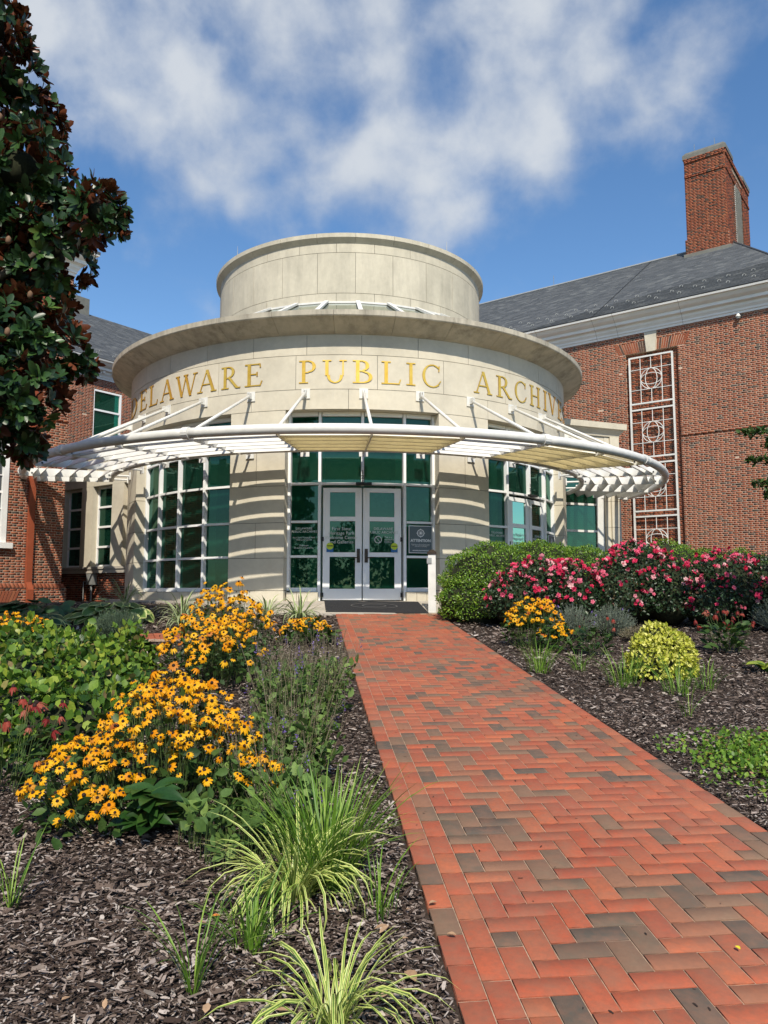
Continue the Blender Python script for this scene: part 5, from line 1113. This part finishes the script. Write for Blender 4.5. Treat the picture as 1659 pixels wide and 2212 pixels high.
# ---- hostas
def hosta(label,x,y,rx,h,n,size,mats,seed,split):
    rg=np.random.default_rng(seed); t=thing('hosta',label,'plant',(x,y,gz(x,y)),'hostas by the left wall'); V=[];F=[];M=[]; nn_=6
    for i in range(nn_):
        q=i/(nn_-1); w_=.36*math.sin(math.pi*min(1,q*.9+.08))**.7*(1 if q<.97 else .2); y_=q; z=-.35*q*q
        V+=[(-w_,y_,z+.02),(-w_*.68,y_,z+.05),(0,y_,z),(w_*.68,y_,z+.05),(w_,y_,z+.02)]
    for i in range(nn_-1):
        for k in range(4): F.append((i*5+k,i*5+k+1,(i+1)*5+k+1,(i+1)*5+k)); M.append(1 if split and k in(0,3) else 0)
    a=rg.uniform(0,2*np.pi,n); r=np.sqrt(rg.random(n)); P=np.stack([x+rx*r*np.cos(a)*.8,y+rx*.7*r*np.sin(a),np.zeros(n)],1); P[:,2]=grnd(P[:,0],P[:,1])+h*(1-.6*r)*rg.uniform(.6,1.05,n); d=np.stack([np.cos(a),np.sin(a)-.3,.25-.5*r],1)
    T=basis(unit(d+rg.normal(0,.2,d.shape)),unit(np.array([0,-.3,1.])+rg.normal(0,.25,d.shape)),size*(1+rg.normal(0,.15,n))); pieces('leaf',tpl(V,F,M),T,P,rg.random(n),mats,t,120,smooth=True)
hosta('cream-edged variegated hosta clump beside the drum base on the left',-5.0,14.2,.75,.42,95,.26,[G_HOSV,G_HOSE],101,1)
hosta('dark green hosta clump at the foot of the left brick wing',-6.6,14.6,.95,.38,100,.27,[G_HOSD,G_HOSE],102,0)
hosta('dark green hosta at the left frame edge under the magnolia',-7.9,14.8,.8,.36,70,.27,[G_HOSD,G_HOSE],103,0)
hosta('hosta with pale edges in front of the dark hostas',-5.9,13.2,.55,.30,50,.22,[G_HOSD,G_HOSE],104,1)
# ---- liriope clumps (striped straps)
tuft('striped liriope against the drum below the left windows',-3.75,14.4,60,.62,.010,111,[G_LIR,G_LIRW],1,2.2,.6,group='striped liriope clumps')
tuft('pale striped liriope growing in front of its twin below the left windows',-3.45,13.3,60,.52,.010,112,[G_LIR,G_LIRW],1,2.4,.7,group='striped liriope clumps')
tuft('striped liriope left of the stone sill at the drum corner',-5.75,17.2,40,.62,.010,113,[G_LIR,G_LIRW],1,1.8,.6,group='striped liriope clumps')
tuft('small striped liriope between the tall coneflowers and the entrance',-2.3,15.2,50,.48,.010,114,[G_LIR,G_LIRW],1,2.2,.6,group='striped liriope clumps')
tuft('full striped liriope behind the small coneflower clump near the mat',-1.55,14.2,90,.58,.011,115,[G_LIR,G_LIRW],1,2.2,.7,group='striped liriope clumps')
tuft('bright striped liriope in the foreground, behind the lowest clump',-.42,3.72,150,.46,.0052,116,[G_LIR,G_LIRY],1,2.3,1.0,group='striped liriope clumps',nobj=60,rad=.08)
tuft('lowest striped liriope at the bottom edge of the picture',-.18,2.80,90,.40,.0048,117,[G_LIR,G_LIRY],1,2.3,1.05,group='striped liriope clumps',nobj=60,rad=.07)
# ---- grasses
def gtuft(label,x,y,n,L,seed,nobj=30,spread=.28,w_=.003,arch=.8,rad=.05): tuft(label,x,y,n,L,w_,seed,[G_GRS],0,arch,spread,name='grass_tuft',cat='grass',group='wild grass tufts',nobj=nobj,rad=rad)
gtuft('dense green grass growing through the bright striped liriope',-.28,3.88,300,.46,121,60,.40,rad=.14)
gtuft('thin green grass tuft alone on the mulch at the lower left of centre',-.70,2.98,24,.42,122,14,.4,.0032,rad=.02)
gtuft('short green grass beside the foreground liriope on the left',-.55,3.3,60,.27,123,20,.6,rad=.07)
gtuft('green grass tuft on the mulch near the left frame edge',-1.68,3.62,16,.32,124,14,.35,rad=.03)
gtuft('wispy grass close to the path edge beside the striped liriope',-.02,3.55,18,.26,125,14,.4,rad=.08)
gtuft('light green grass tuft at the right path edge',1.85,9.3,80,.36,126,30,.35,rad=.13)
gtuft('sparse grass tuft between the path-edge grass and the yellow mound',2.35,9.4,34,.24,127,20,.35,rad=.1)
gtuft('tall green grass at the left foot of the yellow-green mound',2.62,8.55,90,.36,128,30,.3,rad=.2)
gtuft('green grass in front of the yellow-green mound',3.05,8.1,60,.36,129,30,.35,rad=.16)
gtuft('grass tuft at the right foot of the yellow-green mound',3.42,8.3,40,.30,130,20,.35,rad=.12)
gtuft('lone wispy grass on the mulch below the yellow-green mound',2.75,7.1,10,.30,131,10,.3,rad=.06)
gtuft('small grass tuft on the right mulch near the frame edge',4.0,7.9,22,.24,132,14,.4,rad=.06)
# ---- yellow green mound
shrub('bright yellow-green rounded mound on the right mulch','yellow_mound','shrub',[(3.24,9.15,.88,.36,.34,.42),(3.06,9.0,.82,.24,.26,.32),(3.42,9.1,.86,.22,.24,.34),(3.18,9.1,1.02,.2,.2,.30)],4300,.046,G_YEL,141,None,DARKCORE,tmpl=LEAF4,depth=.05,up=.5,spread=.7,coref=.84)
# ---- creeping cover, lower right
rg=np.random.default_rng(151); t=thing('ground_cover','low creeping green ground cover spilling over the mulch at the lower right','ground cover',(2.9,5.7,.46)); n=4200
x=rg.normal(2.95,.38,n); y=5.75+rg.normal(0,.36,n)+.15*(x-2.9); m=(x-2.05>-.0)&(x>2.12+.1*np.sin(y*8))&(y>4.9+.12*np.sin(x*7))&(y<6.5); x,y=x[m],y[m]; P=np.stack([x,y,grnd(x,y)+rg.uniform(.005,.07,len(x))],1)
joined('foliage',LEAFR,leaves(P,np.tile([0,-.2,1.],(len(P),1)),rg,.032,.9,.2),P,rg.random(len(P)),[G_COV],t); A=P[:400].copy();A[:,2]-=.03; stems('runners',A,A+rg.normal(0,.08,A.shape)*np.array([1,1,.2]),.002,G_STEM,t,rg)
# ---- salvia / spent purple sage between the coneflowers and the path
def salvia(label,spots,seed,npur=18):
    rg=np.random.default_rng(seed); x0,y0=spots[0][:2]; t=thing('purple_sage',label,'plant',(x0,y0,gz(x0,y0)),'spent purple sage plants'); tips=[]
    for (x,y,r,h,n) in spots:
        a=rg.uniform(0,2*np.pi,n); q=np.sqrt(rg.random(n)); A=np.stack([x+.5*r*q*np.cos(a),y+.5*r*q*np.sin(a),np.zeros(n)],1); A[:,2]=grnd(A[:,0],A[:,1]); B=np.stack([x+1.15*r*q*np.cos(a),y+1.1*r*q*np.sin(a),A[:,2]+h*rg.uniform(.6,1.1,n)],1)
        stems('flower_stalks',A,B,.0026,G_STEM,t,rg,.08,4); tips.append(B)
        m=n*16; k=rg.integers(0,n,m); f=rg.uniform(.5,1,m); P=A[k]+(B-A)[k]*f[:,None]; joined('spent_florets',LEAF2,basis(rdirs(m,rg,-.3),rdirs(m,rg),np.full(m,.011)),P,rg.random(m),[G_STEM],t)
        m=int(n*14); k=rg.integers(0,n,m); f=rg.uniform(.03,.72,m)**1.2; P=A[k]+(B-A)[k]*f[:,None]+rg.normal(0,.035,(m,3))*np.array([1,1,.5]); P[:,2]=np.maximum(P[:,2],grnd(P[:,0],P[:,1])+.02); joined('foliage',LEAF4,leaves(P,rdirs(m,rg,-.1),rg,.062,.8,.2),P,rg.random(m),[G_SAL],t)
    B=np.concatenate(tips); k=rg.integers(0,len(B),npur)
    P=np.repeat(B[k],7,axis=0)+np.tile(np.linspace(-.09,0,7),npur)[:,None]*np.array([0,0,1.])+rg.normal(0,.004,(npur*7,3))
    joined('purple_spikes',LEAF2,basis(rdirs(len(P),rg,-.2),rdirs(len(P),rg),np.full(len(P),.02)),P,rg.random(len(P)),[P_PUR],t)
salvia('leggy spent purple sage with dry stalks beside the left path edge, front plant',[(-.62,5.35,.34,.66,110),(-.72,4.75,.30,.50,70),(-.50,4.35,.24,.34,36)],161,22)
salvia('taller purple sage with a few violet spikes behind the front sage plant',[(-.72,6.6,.38,.78,120),(-1.0,7.2,.3,.66,60),(-.55,7.3,.30,.74,70)],162,34)
rg=np.random.default_rng(163); tt=thing('leafy_weed','bushy green leafy weed at the foot of the sage, left of the foreground grass','plant',(-.75,4.1,gz(0,4.1)))
P,N_=shell([(-.75,4.15,.42,.22,.2,.16),(-.98,4.35,.45,.16,.15,.13),(-.5,4.4,.5,.2,.2,.2)],330,rg,-.1,.4,.2); joined('foliage',LEAF4,leaves(P,N_,rg,.075,.7,.2),P,rg.random(len(P)),[G_SAL],tt); stems('stems',np.stack([P[:,0],P[:,1],grnd(P[:,0],P[:,1])],1),P,.002,G_GST,tt,rg)
# ---- red coneflowers
def echin(label,x,y,r,h,n,fs,seed,pet,dead=0.,nl=60,ls=.11,grp='red coneflower plants'):
    rg=np.random.default_rng(seed); t=thing('red_coneflower',label,'flowers',(x,y,gz(x,y)),grp); a=rg.uniform(0,2*np.pi,n); q=np.sqrt(rg.random(n)); P=np.stack([x+r*q*np.cos(a),y+r*q*np.sin(a),gz(x,y)+h*rg.uniform(.6,1.05,n)],1); A=P.copy(); A[:,:2]=[x,y]+(A[:,:2]-[x,y])*.45; A[:,2]=grnd(A[:,0],A[:,1]); stems('stems',A,P,.003,G_GST,t,rg)
    up=np.tile([0,-.15,1.],(n,1)); d=rg.random(n)<dead; 
    if (~d).any(): flowers('flower',CONEF,[pet,P_CON],P[~d],up[~d],fs,rg,t,.25)
    if d.any(): flowers('seed_head',[DEAD],[P_CON],P[d],up[d],fs*.45,rg,t,.2)
    a=rg.uniform(0,2*np.pi,nl); z=rg.uniform(.05,.65,nl)*h; rr=r*.6*np.sqrt(rg.random(nl)); L_=np.stack([x+rr*np.cos(a),y+rr*np.sin(a),gz(x,y)+z],1); T=basis(unit(np.stack([np.cos(a),np.sin(a),.5+0*a],1)+rg.normal(0,.3,(nl,3))),unit(np.array([0,-.2,1.])+rg.normal(0,.3,(nl,3))),ls*(1+rg.normal(0,.2,nl))); pieces('leaf',LEAF4,T,L_,rg.random(nl),[G_RUD],t,60)
echin('fading red coneflowers at the left frame edge beside the front yellow clump',-2.5,5.2,.42,.58,30,.036,171,P_RED,.15,90)
echin('dark red coneflower plant on the right mulch near the frame edge',4.75,10.8,.42,.56,34,.034,172,P_RED,.35,110,.13)
echin('spent coneflower plant with black seed heads left of the yellow-green mound',2.85,10.5,.32,.52,24,.034,173,P_RED,.9,80,.10)
# small plants
def rosette(label,x,y,n,size,seed,mat=G_BIG):
    rg=np.random.default_rng(seed); t=thing('seedling',label,'plant',(x,y,gz(x,y)),'small leafy plants in the mulch'); a=rg.uniform(0,2*np.pi,n); P=np.tile([x,y,gz(x,y)+.03],(n,1))+rg.normal(0,.02,(n,3)); T=basis(unit(np.stack([np.cos(a),np.sin(a),.45+.3*rg.random(n)],1)),np.tile([0,-.2,1.],(n,1)),size*(1+rg.normal(0,.2,n))); pieces('leaf',BIGLEAF,T,P,rg.random(n),[mat],t,30,smooth=True)
rosette('broad-leaved seedling just behind the yellow-green mound',4.25,11.6,9,.28,181); rosette('leafy plant cut by the right frame edge on the mulch',4.55,9.3,12,.26,182,G_SHR); rosette('little seedling on the brick pad in the left bed',-3.35,12.0,9,.16,183,G_SHR); rosette('yellow-green seedling under the hedge beside the post',1.45,14.1,14,.12,184,G_SHR)
# ================================================================ magnolia
MAGL=[(-5.5,10.0,9.54,.46),(-5.39,10.5,9.06,.43),(-5.47,11.0,8.74,.56),(-5.13,10.25,7.57,.69),(-4.61,10.75,7.21,.56),(-3.89,10.0,6.82,.34),(-4.8,10.5,6.5,.62),(-5.34,11.0,6.05,.66),(-4.92,10.25,5.1,.69),(-4.51,10.75,4.95,.28),(-4.86,10.0,4.32,.56),(-5.2,10.5,3.92,.43),(-6.42,11.0,9.26,.85),(-5.96,10.25,7.23,.98),(-6.1,10.75,6.09,.98),(-5.54,10.0,4.51,.85),(-6.32,10.5,9.93,.79),
 (-7.0,10.8,11.3,.95),(-6.9,10.3,12.6,.8),(-7.1,10.6,13.6,.55),(-7.6,10.2,8.5,1.3),(-7.5,11.2,6.5,1.4),(-7.2,10.0,4.9,1.2),(-8.6,10.6,5.6,1.3),(-8.5,11.3,7.6,1.2),(-8.2,10.6,9.9,1.1),(-7.4,12.0,9.0,1.1),(-7.0,12.0,5.2,1.1),(-5.9,11.6,6.6,.8),(-5.9,11.5,8.3,.7)]
MT_=thing('magnolia_tree','tall magnolia with glossy dark leaves and rusty undersides at the left edge','tree',(-7.3,10.6,gz(0,10.6)))
rg=np.random.default_rng(191); lob=[(a,b_,c,r,r,r) for a,b_,c,r in MAGL]
core('dark_crown_core',[(a,b_,c,r*.5,r*.5,r*.5) for a,b_,c,r in MAGL],DARKCORE,MT_,.8)['kind']='stuff'  # solid dark lumps added inside the crown, behind the leaves
P,N_=shell(lob,5000,rg,-.9,.08,.10); nr_=len(P); nl=9
ax=unit(N_+rg.normal(0,.35,P.shape)+np.array([0,0,.25])); e1=unit(np.cross(ax,rg.normal(0,1,ax.shape))); e2=np.cross(ax,e1)
k=np.repeat(np.arange(nr_),nl); ang=np.tile(np.arange(nl)*2.4,nr_)+np.repeat(rg.random(nr_)*6,nl); el=rg.uniform(.15,1.05,nr_*nl); d=(e1[k]*np.cos(ang)[:,None]+e2[k]*np.sin(ang)[:,None])*np.cos(el)[:,None]+ax[k]*np.sin(el)[:,None]
MAGLEAF=tpl([(0,0,0),(.17,.22,.03),(.235,.52,.04),(.16,.84,.01),(0,1,-.04),(-.16,.84,.01),(-.235,.52,.04),(-.17,.22,.03),(0,.25,-.01),(0,.55,-.01),(0,.85,-.02)],[(0,1,8),(0,8,7),(8,1,2,9),(7,8,9,6),(9,2,3,10),(6,9,10,5),(10,3,4),(10,4,5)])
T=basis(d,unit(ax[k]*1.0-d*.3),.165*(1+rg.normal(0,.18,len(k))).clip(.5,1.5)); pieces('leaf',MAGLEAF,T,P[k]+d*.015,np.clip(np.repeat(rg.random(nr_),nl)*.75+rg.random(len(k))*.25,0,1)**1.5,[G_MAG],MT_,300,plural='foliage')
b=MB(); b.tube([(-7.3,10.6,gz(0,10.6)-.1),(-7.25,10.6,3.5),(-7.2,10.65,7),(-7.1,10.6,10.5),(-7.05,10.6,13.2)],[.26,.22,.17,.10,.03],10); b.obj('trunk',BARK,MT_,smooth=True)
for a,b_,c,r in MAGL:
    m=MB(); z0_=max(1.8,c-1.6); m.tube([(-7.2,10.6,z0_),((-7.2+a)/2,(10.6+b_)/2,(z0_+c)/2-.1),(a,b_,c)],[.09,.06,.02],6); m.obj('limb',BARK,MT_,smooth=True)
for i,(x,y,z) in enumerate(((-4.75,9.95,5.6),(-5.2,9.35,5.0),(-5.1,9.6,7.9),(-4.9,9.6,6.2),(-4.75,9.4,4.9),(-5.0,9.9,8.6))): m=MB(); m.tube([(x,y,z),(x+.005,y,z+.03),(x+.01,y,z+.08),(x+.01,y,z+.11)],[.015,.036,.034,.01],8); m.obj('seed_cone',BUD,MT_,smooth=True)
# ---- tree reaching in from the right
RT=thing('small_tree','small tree at the right edge with leafy twigs reaching in before the brick wall','tree',(8.2,11.6,gz(0,11.6))); rg=np.random.default_rng(201)
sp=[((7.6,11.3,3.9),(5.2,11.0,4.02)),((7.6,11.2,3.5),(5.28,11.05,3.62)),((7.6,11.3,3.0),(5.33,11.0,3.28)),((7.2,11.2,3.8),(5.6,11.1,3.85)),((7.5,11.2,2.9),(5.55,11.1,3.12))]
PP=[]
for A,B in sp:
    A=np.array(A);B=np.array(B); m=MB(); mid=(A+B)/2+np.array([0,0,.12]); m.tube([A,mid,B],[.02,.012,.004],5); m.obj('twig',BARK,RT)
    for q in range(430):
        t_=rg.random()**.6; c=A*(1-t_)**2+2*mid*t_*(1-t_)+B*t_*t_; PP.append(c+rg.normal(0,1,3)*np.array([.09,.12,.05])*(1.3-t_)-np.array([0,0,.03]))
P=np.array(PP); joined('twig_leaves',LEAF4,leaves(P,np.tile([-.3,-.2,.8],(len(P),1)),rg,.075,.7,-.1),P,rg.random(len(P)),[G_RUD],RT)
lob=[(8.3,11.6,5.2,1.2,1.2,1.0),(7.8,11.2,4.3,.9,.9,.7),(9.0,11.8,4.6,1.1,1.1,.9),(8.2,11.9,6.2,.9,.9,.8)]; P,N_=shell(lob,5200,rg,-.9,.4,.15); joined('foliage',LEAF4,leaves(P,N_,rg,.07,.8,.1),P,rg.random(len(P)),[G_RUD],RT)
m=MB(); m.tube([(8.3,11.6,gz(0,11.6)-.1),(8.25,11.6,2.8),(8.3,11.6,4.6),(8.25,11.7,6.2)],[.12,.1,.07,.02],8); m.obj('trunk',BARK,RT,smooth=True)
for A,_ in sp: MB().tube([(8.27,11.6,A[2]-.7),A],[.04,.02],6).obj('limb',BARK,RT)
# ---- garden trees behind the viewer, seen only in the glass
rg=np.random.default_rng(211); lob=[(x,-38+rg.normal(0,2),rg.uniform(2.5,4.),rg.uniform(3.5,5),3.2,rg.uniform(3,4.5)) for x in np.arange(-46,50,6.5)]
P,N_=shell(lob,22000,rg,-.4,.1,.1); fo=joined('far_trees',LEAF4,leaves(P,N_,rg,.5,.8,.2),P,rg.random(len(P)),[G_RUD],None); tag(fo,'line of leafy trees across the lawn behind the viewer, mirrored in the entrance glass','trees')
# ================================================================ mulch
rg=np.random.default_rng(221); PP=[];SS=[]
for (y0,y1,xa,xb,den,s) in ((2.1,3.6,-2.6,3.4,6800,.030),(3.6,5.2,-3.2,4.2,4200,.033),(5.2,7.5,-4.2,5.,2100,.036),(7.5,10.5,-5.6,6.2,1250,.042),(10.5,15.2,-8.,8.5,520,.055),(15.2,18.,-8,9.5,240,.06)):
    n=int((y1-y0)*(xb-xa)*den); x=rg.uniform(xa,xb,n); y=rg.uniform(y0,y1,n); m=~on_path(x,y)
    m&=~((np.hypot(x-C.x,y-C.y)<8.1)&(x>-3.)&(x<2.)); m&=np.hypot(x-C.x,y-C.y)>7.02; m&=~((np.abs(x+3.6)<.62)&(np.abs(y-12.2)<.42))
    m&=(np.abs(x)<y*.54+.5); x,y=x[m],y[m]; PP.append(np.stack([x,y,grnd(x,y)-.012+rg.random(len(x))*.022],1)); SS.append(.90*s*(1+rg.gamma(1.3,.33,len(x))-.35))
P=np.concatenate(PP);S=np.concatenate(SS); n=len(P); a=rg.uniform(0,2*np.pi,n); d=np.stack([np.cos(a),np.sin(a),rg.normal(0,.22,n)],1); nn=unit(np.array([0,0,1.])+rg.normal(0,.38,(n,3))); T=basis(d,nn,S); T[:,:,0]*=rg.uniform(.5,1.3,n)[:,None]
CHIPT=tpl([(-.13,-.5,0),(.10,-.46,.01),(.16,.1,.05),(.06,.5,.0),(-.12,.42,.01)],[(0,1,2,3,4)])
mu=joined('mulch',CHIPT,T,P,rg.random(n),[CHIP],None); tag(mu,'dark shredded bark mulch covering the beds on both sides of the path','mulch')
# debris: dry leaves, a yellow leaf on the bricks
for nm,lab,cat,x,y,sz_,mt,rz in (('fallen_leaf','pale curled dry leaf lying on the mulch left of the path','leaf',.10,3.05,.085,DRY,.4),('fallen_leaf','orange dead leaf on the dark mulch left of the foreground liriope','leaf',-.73,3.5,.04,plain('orange_leaf',(.55,.18,.04)),1.8),('fallen_leaf','tiny bright yellow leaf on the brick path at the lower right','leaf',1.42,3.25,.03,plain('yellow_leaf',(.7,.62,.03)),.2),('fallen_leaf','tan curled leaf at the left path edge in the foreground','leaf',.28,3.35,.04,DRY,1.2),('fallen_leaf','dry leaf stuck between border brick and mulch','leaf',.22,3.62,.04,DRY,2.)):
    V=[];F=[]
    for i in range(6):
        q=i/5; w_=.27*math.sin(math.pi*(q*.9+.05)); V+=[(-w_,q-.5,.16*w_/.27+.1*(q-.5)**2),(0,q-.5,.0+.1*(q-.5)**2),(w_,q-.5,.2*w_/.27+.1*(q-.5)**2)]
    for i in range(5): F+=[(i*3,i*3+1,i*3+4,i*3+3),(i*3+1,i*3+2,i*3+5,i*3+4)]
    M=Matrix.Translation((x,y,gz(x,y)+.014))@Matrix.Rotation(rz,4,'Z')@Matrix.Scale(sz_,4); m=MB(); m.add([M@Vector(v) for v in V],F); tag(m.obj(nm,mt,None,smooth=True),lab,cat,'fallen leaves')
rg=np.random.default_rng(231); n=120; y=rg.uniform(2.6,13,n); u=rg.uniform(.05,2.0,n); x=ox+u*ca+y*sa; P=np.stack([x,y,grnd(x,y)+.004],1); a=rg.uniform(0,6.3,n)
dd=joined('bark_crumbs',CHIPT,basis(np.stack([np.cos(a),np.sin(a),0*a+.08],1),np.tile([0,0,1.],(n,1)),rg.uniform(.008,.03,n)),P,rg.random(n)*.3,[CHIP],None); tag(dd,'scattered dark bark crumbs lying on the brick path','debris')

rg=np.random.default_rng(241); n=150; y=rg.uniform(2.4,12,n); x=rg.uniform(-1,1,n)*(y*.5); m=~on_path(x,y); x,y=x[m],y[m]; P=np.stack([x,y,grnd(x,y)+.018],1)
ll=joined('leaf_litter',LEAF4,basis(unit(rdirs(len(P),rg,-.1)*np.array([1,1,.2])),np.tile([0,0,1.],(len(P),1)),rg.uniform(.02,.06,len(P))),P,rg.random(len(P)),[DRY],None); tag(ll,'scattered small tan dead leaves lying on the mulch','leaf litter')
